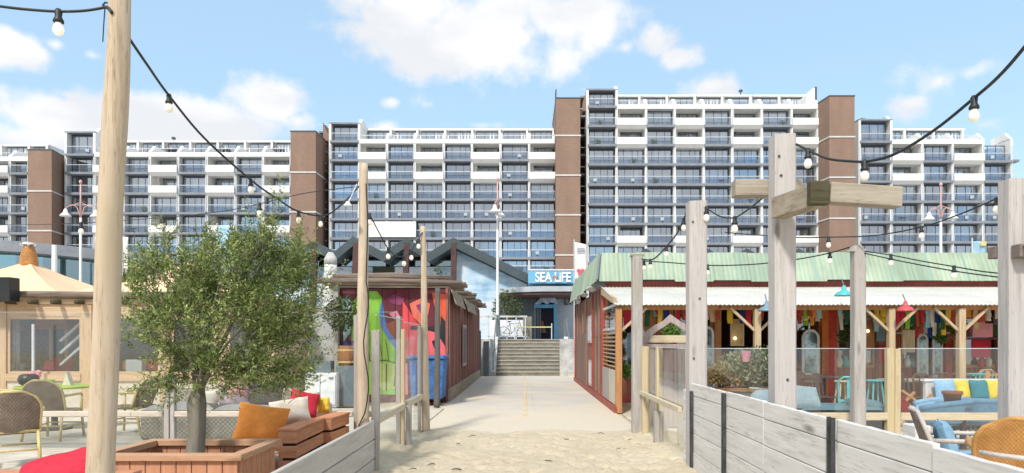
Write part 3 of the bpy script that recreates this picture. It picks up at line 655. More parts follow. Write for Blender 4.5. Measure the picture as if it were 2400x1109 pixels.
# low extension to the right of it, behind the pole
MB().prism([(X(270,dp),Z(598,dp)),(X(345,dp),Z(607,dp)),(X(345,dp),Z(616,dp)),(X(270,dp),Z(612,dp))], 'y', dp, dp+5).build('low_roof', M['slab'], gp)
MB().box(X(272,dp), X(343,dp), dp+1.4, dp+1.5, GZ, Z(613,dp)).build('low_wall', M['frame'], gp)
# street lamps with bell shades
M['lampwhite'] = plain('lamp_post_white', (.74,.73,.70), .45, .06); M['lamppink'] = plain('faded_pink_metal', (.58,.36,.34), .5, .15)
def lamp_post(px, py, dd, label, rz, hw=.75):
    b = Vector((X(px,dd), dd, GZ)); H = Z(py, dd)-GZ; t = thing('street_lamp', (0,0,0), label, 'street lamp', 'bell shaded street lamps along the boulevard')
    MB().tube([(0,0,0),(0,0,1.2),(0,0,H*.55),(0,0,H*.78)], [.085,.085,.07,.06], 10).build('post', M['lampwhite'], t, True)
    MB().tube([(0,0,H*.78),(0,0,H)], [.06,.035], 8).build('mast_top', M['lamppink'], t, True)
    for s in (-1, 1):
        q = MB(); z0 = H-1.55; pts = [(s*hw*a, 0, z0+.35*math.sin(a*math.pi*.9)) for a in (0,.25,.5,.75,1)]
        q.tube([(0,0,z0-.35)]+pts[1:], .025, 6).tube([(0,0,z0+.5),(s*hw*.7,0,z0+.25)], .02, 6).build('arm', M['lamppink'], t)
        e = pts[-1]; MB().lathe([(.05,.0),(.09,-.06),(.12,-.2),(.27,-.36),(.29,-.42),(.26,-.42)], (e[0],0,e[2]), 14).build('lamp_shade', M['lampwhite'], t, True)
    MB().ball((0,0,H+.08), (.09,.09,.12), 8, 6).build('finial', M['lamppink'], t, True)
    t.location = b; t.rotation_euler = (0,0,rz); return t
lamp_post(1166, 424, 38, 'white street lamp above the staircase, its arms seen end on', R(78), .6)
lamp_post(189, 430, 38, 'white street lamp with two bell shades in front of the glass pavilion', R(12))
lamp_post(2205, 436, 38, 'white street lamp with two bell shades above the green roof at the right', R(-10), .6)
# banner flags
M['flagwhite'] = plain('flag_white', (.72,.70,.68), .8, .06, 2); M['flagblue'] = muralmat('flag_blue', [(.35,(.16,.42,.66)),(.6,(.45,.62,.74))], 1.5); M['rose'] = plain('rose_print', (.62,.10,.14), .8, .1)
M['inkgrey'] = plain('ink_grey', (.26,.27,.36), .8, .1); M['yel'] = plain('pale_yellow_cloth', (.62,.52,.22), .8, .1)
def banner(px0, px1, py0, py1, dd, mat, label, tilt=0):
    x0, x1, z0, z1 = X(px0,dd), X(px1,dd), Z(py1,dd), Z(py0,dd)
    t = thing('banner_flag', (x0, dd, GZ if dd > 31 else 0), label, 'flag')
    MB().tube([(x0-.03,dd,GZ if dd > 31 else 0),(x0-.03,dd,z1+.15)], .03, 6).build('pole', M['alu'], t)
    def fn(a, b): return (x0+(x1-x0)*a, dd+.05*math.sin(a*3+b*4), z0+(z1-z0)*b-tilt*a)
    q = MB(); q.grid(fn, 8, 12); o = q.build('cloth', mat, t, True); so_ = o.modifiers.new('t', 'SOLIDIFY'); so_.thickness = .012
    return t, x0, x1, z0, z1
fl, x0, x1, z0, z1 = banner(1347, 1374, 568, 655, 38, M['flagwhite'], 'white banner flag with a rose heart beside the blue sign board', .12)
q = MB()
for k in range(3): q.box(x0+.12, x1-.10, 37.86, 37.872, z1-.38-.09*k, z1-.33-.09*k)
q.build('grey_print', M['inkgrey'], fl)
hx, hz_ = (x0+x1)/2, z0+.42
hp = [(hx+.22*math.sin(a)**3, hz_+.20*(13*math.cos(a)-5*math.cos(2*a)-2*math.cos(3*a)-math.cos(4*a))/16) for a in [2*math.pi*k/24 for k in range(24)]]
MB().prism(hp, 'y', 37.85, 37.87).build('heart_print', M['rose'], fl)
banner(288, 300, 556, 640, 36, M['flagwhite'], 'narrow white banner flag just right of the big near pole')
banner(510, 540, 530, 610, 36, M['flagblue'], 'blue and white banner flag behind the top of the olive tree')
fb = banner(2280, 2308, 566, 602, 30, M['flagblue'], 'small blue flag with a yellow corner rising behind the green roof')
MB().box(fb[1]+.25, fb[2]-.02, 29.86, 29.88, fb[4]-.2, fb[4]-.02).build('yellow_corner', M['yel'], fb[0])
# things at the head of the stairs
M['hoarding'] = plain('white_hoarding', (.66,.68,.70), .6, .15, 1.2)
t = thing('railing', (X(1185,35), 35, GZ), 'pale metal railing along the boulevard edge left of the stairs', 'railing')
zr = Z(744,35)
q = MB()
for k in range(6): q.box(-2.35+.47*k, -2.30+.47*k, 35, 35.05, GZ, zr)
q.build('upright', M['alu'], t); MB().box(-2.4, .12, 34.98, 35.07, zr, zr+.09).build('top_rail', M['cheek'], t); MB().box(-2.4, .12, 35, 35.05, GZ+.12, GZ+.17).build('bottom_rail', M['alu'], t)
tag(MB().box(X(1172,38), X(1232,38), 38, 38.06, Z(787,38), Z(750,38)).build('hoarding_panel', M['hoarding']), 'white hoarding panel behind the railing at the top of the stairs', 'panel')
tag(MB().box(X(1148,37.5), X(1166,37.5), 37.5, 37.9, GZ, Z(750,37.5)).build('display_case', M['hoarding']), 'pale display case at the far left of the stair head', 'display case')
M['slate'] = plain('slate_cabinet', (.13,.16,.18), .5, .1)
tag(MB().box(X(1163,34.2), X(1171,34.2), 34.2, 34.4, GZ, Z(738,34.2)).build('bollard', M['slate']), 'slate grey square bollard standing at the left stair corner', 'bollard')
tag(MB().box(X(1226,36.5), X(1246,36.5), 36.5, 36.9, GZ, Z(742,36.5)).build('notice_board', M['concrete']), 'beige upright notice board beside the dark entrance', 'notice board')
tp = thing('barrier_tape', (X(1220,35.6), 35.6, GZ), 'yellow barrier tape stretched between two posts before the dark entrance', 'tape')
MB().box(X(1205,35.6), X(1293,35.6), 35.58, 35.6, Z(768,35.6), Z(765.5,35.6)).build('tape', plain('tape_yellow', (.62,.60,.18), .5, .1), tp)
for p_ in (1206, 1293): MB().tube([(X(p_,35.6),35.61,GZ),(X(p_,35.6),35.61,Z(758,35.6))], .03, 6).build('post', M['alu'], tp)
def bicycle(px, dd, label):
    t = thing('bicycle', (0,0,0), label, 'bicycle')
    for x in (-.52, .52):
        q = MB(); q.tube([(x+.33*math.cos(a), 0, .34+.33*math.sin(a)) for a in [2*math.pi*k/20 for k in range(21)]], .02, 6, False)
        for k in range(6): a = math.pi*k/6; q.tube([(x-.32*math.cos(a),0,.34-.32*math.sin(a)),(x+.32*math.cos(a),0,.34+.32*math.sin(a))], .004, 4)
        q.build('wheel', M['black'], t)
    q = MB()
    for a, b in (((-.52,.34),(-.18,.82)),((-.52,.34),(-.1,.3)),((-.1,.3),(-.2,.9)),((-.1,.3),(.32,.8)),((-.18,.82),(.32,.86)),((.32,.98),(.52,.34))): q.tube([(a[0],0,a[1]),(b[0],0,b[1])], .02, 6)
    q.build('frame', M['slate'], t); MB().ball((-.22,0,.94), (.13,.07,.03), 8, 5).build('saddle', M['black'], t)
    MB().tube([(.28,-.25,1.02),(.34,0,1.0),(.28,.25,1.02)], .016, 6).build('handlebar', M['alu'], t); t.location = (X(px,dd), dd, GZ); t.rotation_euler = (0,0,R(8)); return t
bicycle(1203, 36.2, 'dark bicycle parked before the white hoarding at the stair head')
q = thing('lighthouse_column', (X(775,33), 33, GZ), 'grey tapering stone column with a pale band, right of the olive tree crown', 'column')
MB().lathe([(.5,0),(.44,1.2),(.33,3.2)], (X(775,33),33,GZ), 12).build('shaft', M['cheek'], q, True)
MB().lathe([(.31,3.21),(.30,3.6)], (X(775,33),33,GZ), 12).build('band', M['white'], q, True); MB().lathe([(.32,3.61),(.3,3.9),(.12,4.2)], (X(775,33),33,GZ), 12).build('cap', M['cheek'], q, True)
# shrubs on the boulevard edge
M['leaf2'] = leafmat('shrub_leaves', (.045,.075,.025), (.08,.11,.035), (.16,.17,.06))
def shrub(c, rx, ry, rz, n, mat, name, label, cat, ls=.05, seed=1, trunk=None, group=None):
    rr = random.Random(seed); t = thing(name, (c[0], c[1], c[2]-rz), label, cat, group); q = MB()
    for i in range(n):
        while True:
            p = Vector((rr.uniform(-1,1), rr.uniform(-1,1), rr.uniform(-1,1)))
            if .25 < p.length < 1+.25*mnoise.noise(p*2.3+Vector((seed,0,0))): break
        p = Vector((c[0]+p.x*rx, c[1]+p.y*ry, c[2]+p.z*rz))
        d = Vector((rr.gauss(0,1), rr.gauss(0,1), rr.gauss(.5,1))).normalized(); s = d.cross(Vector((rr.gauss(0,1),rr.gauss(0,1),rr.gauss(0,1)))).normalized()
        l = ls*rr.uniform(.6,1.4); w = l*.22
        q.add([p, p+d*l*.5+s*w, p+d*l, p+d*l*.5-s*w], [(0,1,2,3)])
    q.build('foliage', mat, t)
    q = MB(); base = Vector((c[0], c[1], c[2]-rz-.02))
    for k in range(7):
        a = rr.uniform(0,6.28); q.tube([base+Vector((0,0,-.05)), base+Vector((rx*.3*math.cos(a), ry*.3*math.sin(a), rz*.8)), base+Vector((rx*.7*math.cos(a), ry*.7*math.sin(a), rz*1.5))], [.015,.01,.004], 5)
    q.build('stems', M['darkwood'], t); return t
shrub((X(1190,41),41,GZ+1.5), 1.0, .7, 1.5, 1600, M['leaf2'], 'shrub', 'dark green shrub against the steel cladding left of the entrance', 'shrub', .16, 4)
shrub((X(1028,40),40,GZ+2.0), .75, .6, 2.3, 1300, M['leaf2'], 'shrub', 'pointed green shrub before the mural wall above the red beach hut', 'shrub', .16, 5)
shrub((X(893,40),40,GZ+1.9), 1.5, .6, 1.9, 1600, M['leaf2'], 'shrub', 'broad dark hedge shrub under the middle of the zigzag roof', 'shrub', .16, 6)
shrub((X(318,34),34,GZ+1.9), 1.2, .8, 1.6, 1500, leafmat('marram', (.10,.10,.05),(.22,.19,.09),(.30,.16,.06)), 'shrub', 'straw coloured dune shrub right of the big near pole', 'shrub', .2, 8)

M['oldboards'] = plankmat('old_grey_boards', (.30,.26,.22), (.38,.34,.29), .16, 0, (.08,.07,.06))
for xa, xb, lab in ((-2.9,-1.86,'grey brown board screen closing the gap left of the stairs'),(2.5,3.4,'grey brown board screen right of the stairs behind the red hut')):
    t = thing('board_screen', ((xa+xb)/2,29.0,0), lab, 'screen'); MB().box(xa,xb,29.0,29.05,0,1.75).build('boards', M['oldboards'], t); MB().box(xa,xb,28.97,29.0-.002,1.2,1.3).build('rail', M['cheek'], t)
    MB().box(xb-.1 if xa < 0 else xa, xb if xa < 0 else xa+.1, 28.9,28.968,0,1.95).build('post', M['slate'], t)
tag(MB().box(-1.78,-1.54,29.2,29.45,0,1.5).build('gate_post', M['slate'], bevel=.01), 'dark grey gate post at the foot of the stairs on the left', 'gate post')
def pane(x0, x1, y0, y1, z0, z1, mat, parent, name='pane'):   # single sheet of glass between two corners
    return MB().add([(x0,y0,z0),(x1,y1,z0),(x1,y1,z1),(x0,y0,z1)], [(0,1,2,3)]).build(name, mat, parent)
# ================================================================== left side of the path
M['pinewood'] = wood('aged_pine', (.58,.42,.27), (.38,.24,.13), 'z')
M['pinex'] = wood('aged_pine_level', (.60,.44,.29), (.40,.25,.14), 'x')
M['greywood'] = wood('silver_grey_wood', (.46,.43,.40), (.27,.24,.22), 'z', stain=(.36,.33,.29))
M['greywoodx'] = wood('silver_grey_wood_level', (.42,.37,.30), (.19,.155,.12), 'x', stain=(.33,.30,.26))
M['greywoody'] = wood('silver_grey_wood_deep', (.38,.33,.26), (.18,.145,.10), 'y')
M['mossy'] = wood('mossy_end_grain', (.10,.085,.045), (.03,.03,.015), 'x', knots=False)
M['newwood'] = wood('fresh_pine', (.60,.50,.33), (.45,.34,.19), 'z', stain=(.52,.44,.26))
M['newwoodx'] = wood('fresh_pine_level', (.62,.53,.38), (.46,.36,.22), 'x')
M['newwoody'] = wood('fresh_pine_deep', (.62,.55,.42), (.46,.38,.26), 'y')
M['polewood'] = wood('debarked_pole', (.62,.52,.40), (.34,.24,.15), 'z', grain=20, stain=(.50,.40,.27))
M['redcedar'] = wood('red_cedar', (.62,.29,.16), (.42,.17,.085), 'y')
M['redcedarx'] = wood('red_cedar_level', (.62,.31,.18), (.40,.17,.09), 'x')
M['redcedarz'] = wood('red_cedar_upright', (.60,.30,.18), (.40,.18,.10), 'z')
M['whitewood'] = wood('whitewashed_boards', (.74,.72,.70), (.44,.42,.39), 'y', grain=20, stain=(.66,.64,.61))
M['log'] = wood('weathered_log', (.24,.19,.155), (.09,.07,.055), 'x')
M['canvas'] = plain('cream_canvas', (.82,.57,.36), .85, .07, 1.5); M['wrapped'] = plain('ochre_canvas_wrap', (.44,.21,.07), .8, .3, 3)
M['ply'] = plain('cream_lower_panel', (.55,.50,.41), .7, .1, 1.5)
def weave(name, c1, c2, s=60):
    m, nt, b = newmat(name); v = vec(nt); ck = nt.nodes.new('ShaderNodeTexChecker'); ck.inputs['Scale'].default_value = s; nt.links.new(v, ck.inputs[0])
    n = noise(nt, v, 6, 5, .6); col = mixc(nt, ck.outputs['Fac'], c1, c2); col = mixc(nt, ramp(nt, n, [(.35,(.6,.6,.6)),(.6,(0,0,0))]), col, tuple(x*.6 for x in c1))
    nt.links.new(col, b.inputs['Base Color']); b.inputs['Roughness'].default_value = .6; bump(nt, b, ck.outputs['Fac'], .6, .004); return m
M['weavegrey'] = weave('grey_rattan', (.17,.125,.095), (.30,.23,.18)); M['weavehoney'] = weave('honey_rattan', (.44,.19,.045), (.60,.31,.09), 90); M['cane'] = plain('yellow_cane', (.58,.45,.20), .5, .2, 5); M['honeycane'] = plain('honey_cane', (.52,.27,.08), .45, .2, 5); M['palecane'] = plain('pale_grey_cane', (.50,.45,.41), .5, .15, 5)
M['weavebasket'] = weave('basket_weave', (.24,.21,.17), (.42,.38,.31), 30)
def cloth(name, c): return plain(name, c, .9, .14, 4, 0, .35, .15)
for k, c in dict(orange=(.72,.27,.06), cream=(.62,.56,.47), crimson=(.52,.035,.06), sunyellow=(.72,.50,.06), mauve=(.32,.25,.29), pink=(.62,.27,.30), charcoal=(.10,.085,.085), taupe=(.42,.39,.36), sky=(.24,.42,.58), teal=(.03,.19,.22), paleblue=(.44,.55,.58), seaslate=(.22,.33,.35)).items(): M[k] = cloth(k+'_cloth', c)
M['lime'] = plain('lime_enamel', (.38,.50,.06), .4, .1)
# ---- wooden beach pavilion with canvas peaks
dc = 15.0
cb = thing('beach_pavilion', (X(150,dc), dc, 0), 'wooden beach pavilion with big windows and cream canvas roof peaks at the left', 'beach pavilion')
xl, xr = X(-330,dc), X(640,dc)
z_s0, z_s1, z_t0, z_t1 = Z(893,dc), Z(876,dc), Z(742,dc), Z(712,dc)
posts = [-330,-160,4,204,388,520,632]
for p_ in posts: MB().box(X(p_-12,dc), X(p_+12,dc), dc-.03, dc+.09, 0, z_t1-.001).build('wall_post', M['pinewood'], cb)
MB().box(xl, xr, dc-.06, dc+.12, z_t1, z_t1+.10).build('top_beam', M['pinex'], cb)
for a, b in zip(posts, posts[1:]):
    x0, x1 = X(a+12,dc)+.002, X(b-12,dc)-.002
    MB().box(x0, x1, dc, dc+.06, .03, z_s0).build('lower_panel', M['ply'], cb)
    MB().box(x0, x1, dc-.05, dc+.10, z_s0+.001, z_s1).build('sill', M['pinex'], cb)
    MB().box(x0, x1, dc, dc+.08, z_t0, z_t1-.002).build('head_board', M['pinex'], cb)
    f = MB(); f.box(x0, x0+.06, dc+.01, dc+.07, z_s1+.001, z_t0-.001); f.box(x1-.06, x1, dc+.01, dc+.07, z_s1+.001, z_t0-.001); f.box(x0+.061, x1-.061, dc+.01, dc+.07, z_t0-.06, z_t0-.001); f.box(x0+.061, x1-.061, dc+.01, dc+.07, z_s1+.001, z_s1+.05)
    w = f.build('window', M['pinex'], cb); MB().add([(x0+.05,dc+.04,z_s1+.03),(x1-.05,dc+.04,z_s1+.03),(x1-.05,dc+.04,z_t0-.03),(x0+.05,dc+.04,z_t0-.03)], [(0,1,2,3)]).build('pane', M['cabinglass'], w)
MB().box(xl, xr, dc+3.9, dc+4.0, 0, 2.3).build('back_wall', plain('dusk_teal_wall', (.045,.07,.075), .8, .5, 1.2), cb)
MB().box(xr-.06, xr, dc+.1, dc+3.9, 0, 2.4).build('end_wall', M['pinewood'], cb)
MB().box(xl, xr, dc+.1, dc+3.9, -.02, .05).build('floor', M['pinex'], cb)
MB().tube([(xl,dc-.12,z_t1+.19),(X(100,dc),dc-.12,z_t1+.20),(X(300,dc),dc-.12,z_t1+.18),(xr,dc-.12,z_t1+.2)], .075, 10, jitter=.15).build('eave_log', M['log'], cb, True)
for p_ in (-60,38,90,143,198,307,410,505): MB().tube([(X(p_,dc),dc-.28,Z(709,dc)),(X(p_,dc),dc+3.8,Z(700,dc))], .055, 10).build('rafter', M['mossy'], cb, True)
def tent(pxa, pya, half, dd, dep):
    x, z = X(pxa,dd), Z(pya,dd); r = half*dd/FPX; zb = z_t1+.2; y0 = dc-.05
    corners = [(x-r,y0),(x+r,y0),(x+r,dc+dep),(x-r,dc+dep)]; ap = Vector((x, dc+dep/2, z)); q = MB()
    for i in range(4):
        a, b = Vector((*corners[i], zb)), Vector((*corners[(i+1)%4], zb))
        def fn(u, v, a=a, b=b):
            p = (a+(b-a)*u)*(1-v)+ap*v; sag = .16*math.sin(v*math.pi)*(1-.4*abs(2*u-1)); fold = .045*mnoise.noise(Vector((u*5+i, v*3, dd)))*math.sin(v*math.pi)
            return p+Vector((0,0,-sag+fold))
        q.grid(fn, 14, 8)
    return q.build('canvas_peak', M['canvas'], cb, True), ap
pk, ap = tent(68, 612, 205, 17.0, 4.0)
MB().lathe([(.19,-.16),(.20,.0),(.17,.22),(.12,.36),(.11,.41)], ap+Vector((0,0,-.04)), 12).build('wrapped_top', M['wrapped'], cb, True)
q = MB()
for k in range(6): a = k*math.pi/3; q.beam(ap+Vector((.10*math.cos(a),.10*math.sin(a),.36)), ap+Vector((.19*math.cos(a),.19*math.sin(a),.40)), .05, .03)
q.lathe([(.16,.40),(.12,.46)], ap, 10).build('chimney_cowl', M['cheek'], cb)
tent(452, 612, 190, 17.0, 4.0); tent(-300, 640, 170, 17.0, 4.0)
tag(MB().box(X(-60,14.6), X(35,14.6), 14.45, 14.75, Z(707,14.6), Z(651,14.6)).build('black_board', M['black'], bevel=.01), 'plain black board standing on the pavilion roof edge at the far left', 'board')
# what is seen through its windows
def table(c, w, d_, h, mat, label, name='table', group=None, rz=0):
    t = thing(name, (0,0,0), label, 'table', group)
    MB().box(-w/2, w/2, -d_/2, d_/2, h-.04, h).build('tabletop', mat, t, bevel=.006)
    for sx in (-1,1):
        for sy in (-1,1): MB().box(sx*(w/2-.07)-.03, sx*(w/2-.07)+.03, sy*(d_/2-.07)-.03, sy*(d_/2-.07)+.03, .0, h-.041).build('leg', M['darkwood'], t)
    t.location = c; t.rotation_euler = (0,0,rz); return t
table((X(60,16.6),16.6,.05), 1.3, .7, .74, M['pinex'], 'wooden table inside the pavilion, behind its leftmost full window'); table((X(300,16.8),16.8,.05), 1.3, .7, .74, M['pinex'], 'wooden table inside the pavilion, behind the big near pole')
tag(MB().pillow((X(148,16.0),16.0,.94), .5, .42, .2, (R(-15),0,R(10)), seed=3).build('cushion', M['crimson'], smooth=True), 'crimson cushion glimpsed through the pavilion window under the white slats', 'cushion')
sl_ = thing('leaning_slats', (X(170,15.5),15.5,.9), 'three slanting white slats leaning behind the pavilion window', 'leaning_slats')  # white diagonal bars built as loose leaning slats
for k in range(3): MB().beam((X(142,15.5),15.5,Z(800+28*k,15.5)), (X(196,15.5),15.5,Z(752+28*k,15.5)), .05, .07, (0,1,0)).build('slat', M['white'], sl_)
pc = thing('reflected_arch', (X(122,16.4),16.4,.05), 'ochre round topped shape standing in for an arch reflected in the left window', 'reflected_arch')  # added solid arch imitating a brown reflection on the glass
q = MB(); cx_, cz_ = X(122,16.4), Z(772,16.4); r_ = .44
arcp = [(cx_+r_*math.cos(a), cz_+.36*math.sin(a)) for a in [math.pi*k/14 for k in range(15)]]
MB().prism(arcp, 'y', 16.3, 16.9).build('arch_form', M['wrapped'], pc)
for s_ in (-1, .05, 1): MB().box(cx_+s_*(r_-.05)-.035, cx_+s_*(r_-.05)+.035, 16.32, 16.39, .05, cz_).build('upright', M['pinewood'], pc)
MB().box(cx_-r_+.05, cx_+r_-.05, 16.8, 16.85, .05, cz_).build('back_panel', M['teal'], pc)
for px, c, lab in ((20,'pink','pink cushion on the bench at the left end inside the pavilion'),(40,'cream','cream cushion beside the pink one inside the pavilion')):
    tag(MB().pillow((X(px,16.2),16.2,.82), .34, .32, .16, (R(-15),0,0), seed=px).build('cushion', M[c], smooth=True), lab, 'cushion')
tag(MB().box(X(0,17.2), X(90,17.2), 16.95, 17.4, .05, .66).build('bench', M['pinex'], bevel=.01), 'low pine bench against the left window inside the pavilion', 'bench')
tag(MB().box(X(300,15.6), X(338,15.6), 15.5, 15.9, .8, 1.08).build('till_box', M['white'], bevel=.01), 'small white box on the counter behind the second pavilion window', 'box')
tag(MB().box(X(250,15.7), X(385,15.7), 15.5, 16.0, .05, .795).build('counter', M['slate'], bevel=.01), 'slate grey counter behind the second pavilion window', 'counter')
for px, dd, c, r, h, lab in ((45,15.9,'peach','x',0,'peach coloured lamp shade inside the pavilion, left of the ochre reflected arch'),(312,16.0,'pink','x',0,'pink lamp shade inside the pavilion, right of the big near pole')):
    t = thing('hanging_lamp', (X(px,dd),dd,1.75), lab, 'lamp'); MB().lathe([(.05,.16),(.13,.0),(.12,-.01)], (X(px,dd),dd,1.75), 14).build('lamp_shade', plain(c+'_shade', (.60,.36,.24), .7, .1), t, True); MB().tube([(X(px,dd),dd,1.9),(X(px,dd),dd,2.35)], .008, 5).build('cord', M['black'], t)
shrub((X(95,18.2),18.2,.75), .45, .3, .7, 700, M['leaf2'], 'potted_plant', 'leafy plant in the back of the pavilion behind the leftmost full window', 'plant', .12, 31)
shrub((X(350,17.5),17.5,.8), .4, .3, .7, 700, M['leaf2'], 'potted_plant', 'leafy plant in the pavilion right of the big near pole', 'plant', .12, 32)
for px, c, lab in ((300,'orange','orange cushion on the slate counter in the pavilion'),(352,'crimson','crimson cushion on the slate counter in the pavilion'),(115,'crimson','crimson cushion low in the pavilion below the ochre reflected arch')):
    tag(MB().pillow((X(px,15.7),15.75,.93), .34, .26, .14, (R(-15),0,0), seed=px).build('cushion', M[c] if c in M else M['orange'], smooth=True), lab, 'cushion')
for px, lab in ((30,'white curtain strip at the left edge of the pavilion window'),(228,'white curtain strip behind the big near pole')):
    f = MB().grid(lambda a, b: (X(px,15.4)+.16*a, 15.4+.03*math.sin(a*16), .85+1.2*b), 14, 2).build('curtain', M['curtain'], smooth=True); mo = f.modifiers.new('t','SOLIDIFY'); mo.thickness = .004; tag(f, lab, 'curtain')
tag(MB().tube([(X(78,14.7),14.7,.03),(X(78,14.7),14.7,Z(760,14.7))], .03, 8).build('slim_post', M['alu']), 'slim pale post rising behind the lime green table', 'post')
# ---- grey graffiti wall and cupboards between pavilion and red hut
M['graffgrey'] = muralmat('graffiti_grey', [(.3,(.12,.15,.20)),(.4,(.42,.42,.42)),(.55,(.50,.50,.50)),(.63,(.30,.33,.42)),(.66,(.52,.52,.52))], 1.6)
gw = thing('graffiti_wall', (X(700,17.4),17.4,0), 'pale grey graffiti wall between the olive tree and the green painted figure', 'wall')
MB().box(X(560,17.4), X(800,17.4), 17.4, 17.5, 0, Z(730,17.4)).build('wall', M['graffgrey'], gw)
MB().box(X(558,17.4), X(802,17.4), 17.38, 17.52, Z(730,17.4)+.001, Z(725,17.4)).build('coping', M['greywoodx'], gw)
cup = thing('cupboard', (X(752,15.2),15.2,.0), 'white grey double cupboard right of the olive tree', 'cupboard')
MB().box(X(715,15.2), X(788,15.2), 15.2, 15.7, .03, Z(874,15.2)).build('carcass', M['hoarding'], cup)
for a, b in ((717,750),(753,786)): MB().box(X(a,15.2), X(b,15.2), 15.17, 15.198, .08, Z(878,15.2)).build('door', M['hoarding'], cup); MB().box(X(b-14,15.2), X(b-4,15.2), 15.14, 15.169, Z(884,15.2)-.03, Z(884,15.2)).build('handle', M['slate'], cup)
tag(MB().box(X(735,15.4), X(778,15.4), 15.3, 15.6, Z(874,15.2)+.002, Z(846,15.3)).build('crate', M['slate'], bevel=.01), 'slate grey crate on top of the white grey cupboard', 'crate')
M['rimwood'] = wood('faded_cedar_rim', (.60,.37,.23), (.40,.21,.12), 'x'); M['rimwoody'] = wood('faded_cedar_rim_deep', (.60,.37,.23), (.40,.21,.12), 'y')
M['barrel'] = wood('barrel_wood', (.36,.17,.07), (.16,.06,.03), 'z')
br_ = thing('barrel', (X(812,15.6),15.6,.0), 'brown wooden barrel standing before the green painted figure', 'barrel')
MB().lathe([(.16,.95),(.2,1.1),(.2,1.25),(.16,1.4)], (X(812,15.6),15.6,0), 14).build('body', M['barrel'], br_, True); MB().box(X(812,15.6)-.2, X(812,15.6)+.2, 15.45, 15.75, .03, .949).build('stand', M['slate'], br_)
for z_ in (1.03,1.3): MB().lathe([(.195,-.02),(.2,.02)], (X(812,15.6),15.6,z_), 14).build('hoop', M['cane'], br_)
# ---- red beach hut with log roof and mural
def paintplank(name, c): return plankmat(name, tuple(x*.8 for x in c), tuple(min(1, x*1.12) for x in c), .33, 0, tuple(x*.35 for x in c), .6)
M['maroon'] = paintplank('maroon_mural_ground', (.13,.02,.03))
M['mgreen'] = paintplank('mural_green', (.24,.52,.05)); M['mlime'] = paintplank('mural_lime', (.40,.55,.14)); M['mred'] = paintplank('mural_red', (.58,.05,.06)); M['morange'] = paintplank('mural_orange_red', (.66,.09,.03)); M['mblue'] = paintplank('mural_blue', (.05,.16,.42))
M['redplank'] = plankmat('red_brown_planks', (.22,.075,.065), (.31,.12,.10), .2, 1, (.03,.01,.01))
M['wbatten'] = wood('weathered_batten', (.30,.21,.17), (.17,.10,.08), 'z')
dh = 16.9
rh = thing('mural_hut', (-3.2, dh, 0), 'red brown beach hut with a log roof and a bright mural, left of the path', 'beach hut')
hx0, hx1 = X(798,dh), -1.90
MB().box(hx0, hx1-.06, dh, dh+.08, 0, 2.8).build('front_wall', M['maroon'], rh)
MB().box(hx1-.06, hx1, dh-.02, 28.3, 0, 2.82).build('side_wall', M['redplank'], rh)
MB().box(hx0, hx1-.061, 28.2, 28.3, 0, 2.8).build('rear_wall', M['maroon'], rh); MB().box(hx0-.06, hx0, dh, 28.3, 0, 2.8).build('side_wall', M['redplank'], rh)
MB().box(hx0, hx1, dh, 28.3, 2.821, 2.86).build('roof_board', M['greywoodx'], rh)
def paint(pts, mat, lift=.012, name='painted_shape', cols=None):
    return MB().prism([(X(a,dh), Z(b,dh)) for a, b in pts], 'y', dh-lift, dh-lift+.006).build(name, mat, rh)
paint([(822,925),(824,860),(840,828),(824,790),(826,712),(838,692),(858,682),(884,683),(897,700),(889,732),(892,765),(910,795),(928,818),(937,860),(932,925)], M['mgreen'])
paint([(876,918),(880,852),(934,852),(928,912)], M['mlime'], .019)
for a, b in (((878,858),(892,915)),((906,853),(906,915)),((930,856),(924,905))): MB().beam((X(a[0],dh),dh-.022,Z(a[1],dh)),(X(b[0],dh),dh-.022,Z(b[1],dh)),.03,.006,(0,1,0)).build('painted_line', M['darkwood'], rh)
paint([(892,765),(889,732),(896,700),(900,735),(908,770),(935,812),(945,850),(937,860),(928,818),(910,795)], M['mblue'], .015)
paint([(944,705),(1000,790),(1040,850),(944,790)], M['mred'])
paint([(1012,686),(1045,690),(1045,800),(1030,770)], M['morange'])
paint([(1034,740),(1045,755),(1045,815),(1030,790)], M['black'], .018)
paint([(905,760),(950,740),(960,830),(938,850)], paintplank('mural_rust', (.34,.08,.04)), .010)
paint([(950,840),(955,805),(975,785),(1005,775),(1030,782),(1043,805),(1045,840)], paintplank('mural_coral', (.66,.10,.12)), .017)
paint([(1012,800),(1022,795),(1032,812),(1020,822)], M['black'], .023)
PL = {k: paintplank('mural_'+k, c) for k, c in dict(pinkish=(.60,.20,.28), mustard=(.55,.36,.06), deepblue=(.03,.08,.28), paleteal=(.30,.50,.50), plum=(.20,.03,.10), coralred=(.70,.16,.10)).items()}
paint([(905,700),(925,690),(948,700),(940,716),(918,712)], PL['plum'], .013)
paint([(912,735),(930,728),(938,742),(925,750)], PL['pinkish'], .014)
paint([(960,712),(985,700),(1008,712),(1004,738),(985,760),(968,742)], PL['coralred'], .018)
paint([(975,716),(990,710),(998,722),(986,735)], PL['plum'], .022)
paint([(834,720),(852,700),(872,700),(868,716),(848,740)], M['mlime'], .019)
paint([(838,760),(858,748),(872,760),(866,800),(846,812)], PL['mustard'], .019) if False else paint([(838,760),(850,752),(858,770),(846,806)], M['mlime'], .019)
paint([(826,806),(838,800),(842,850),(836,900),(826,905)], PL['deepblue'], .020)
paint([(800,700),(822,700),(822,780),(806,800)], PL['paleteal'], .014)
paint([(800,810),(820,795),(822,920),(800,925)], PL['deepblue'], .014)
paint([(940,862),(955,850),(957,925),(940,925)], PL['pinkish'], .014)
paint([(962,640+120),(1000,752),(1008,764),(964,770)], PL['plum'], .024) if False else None
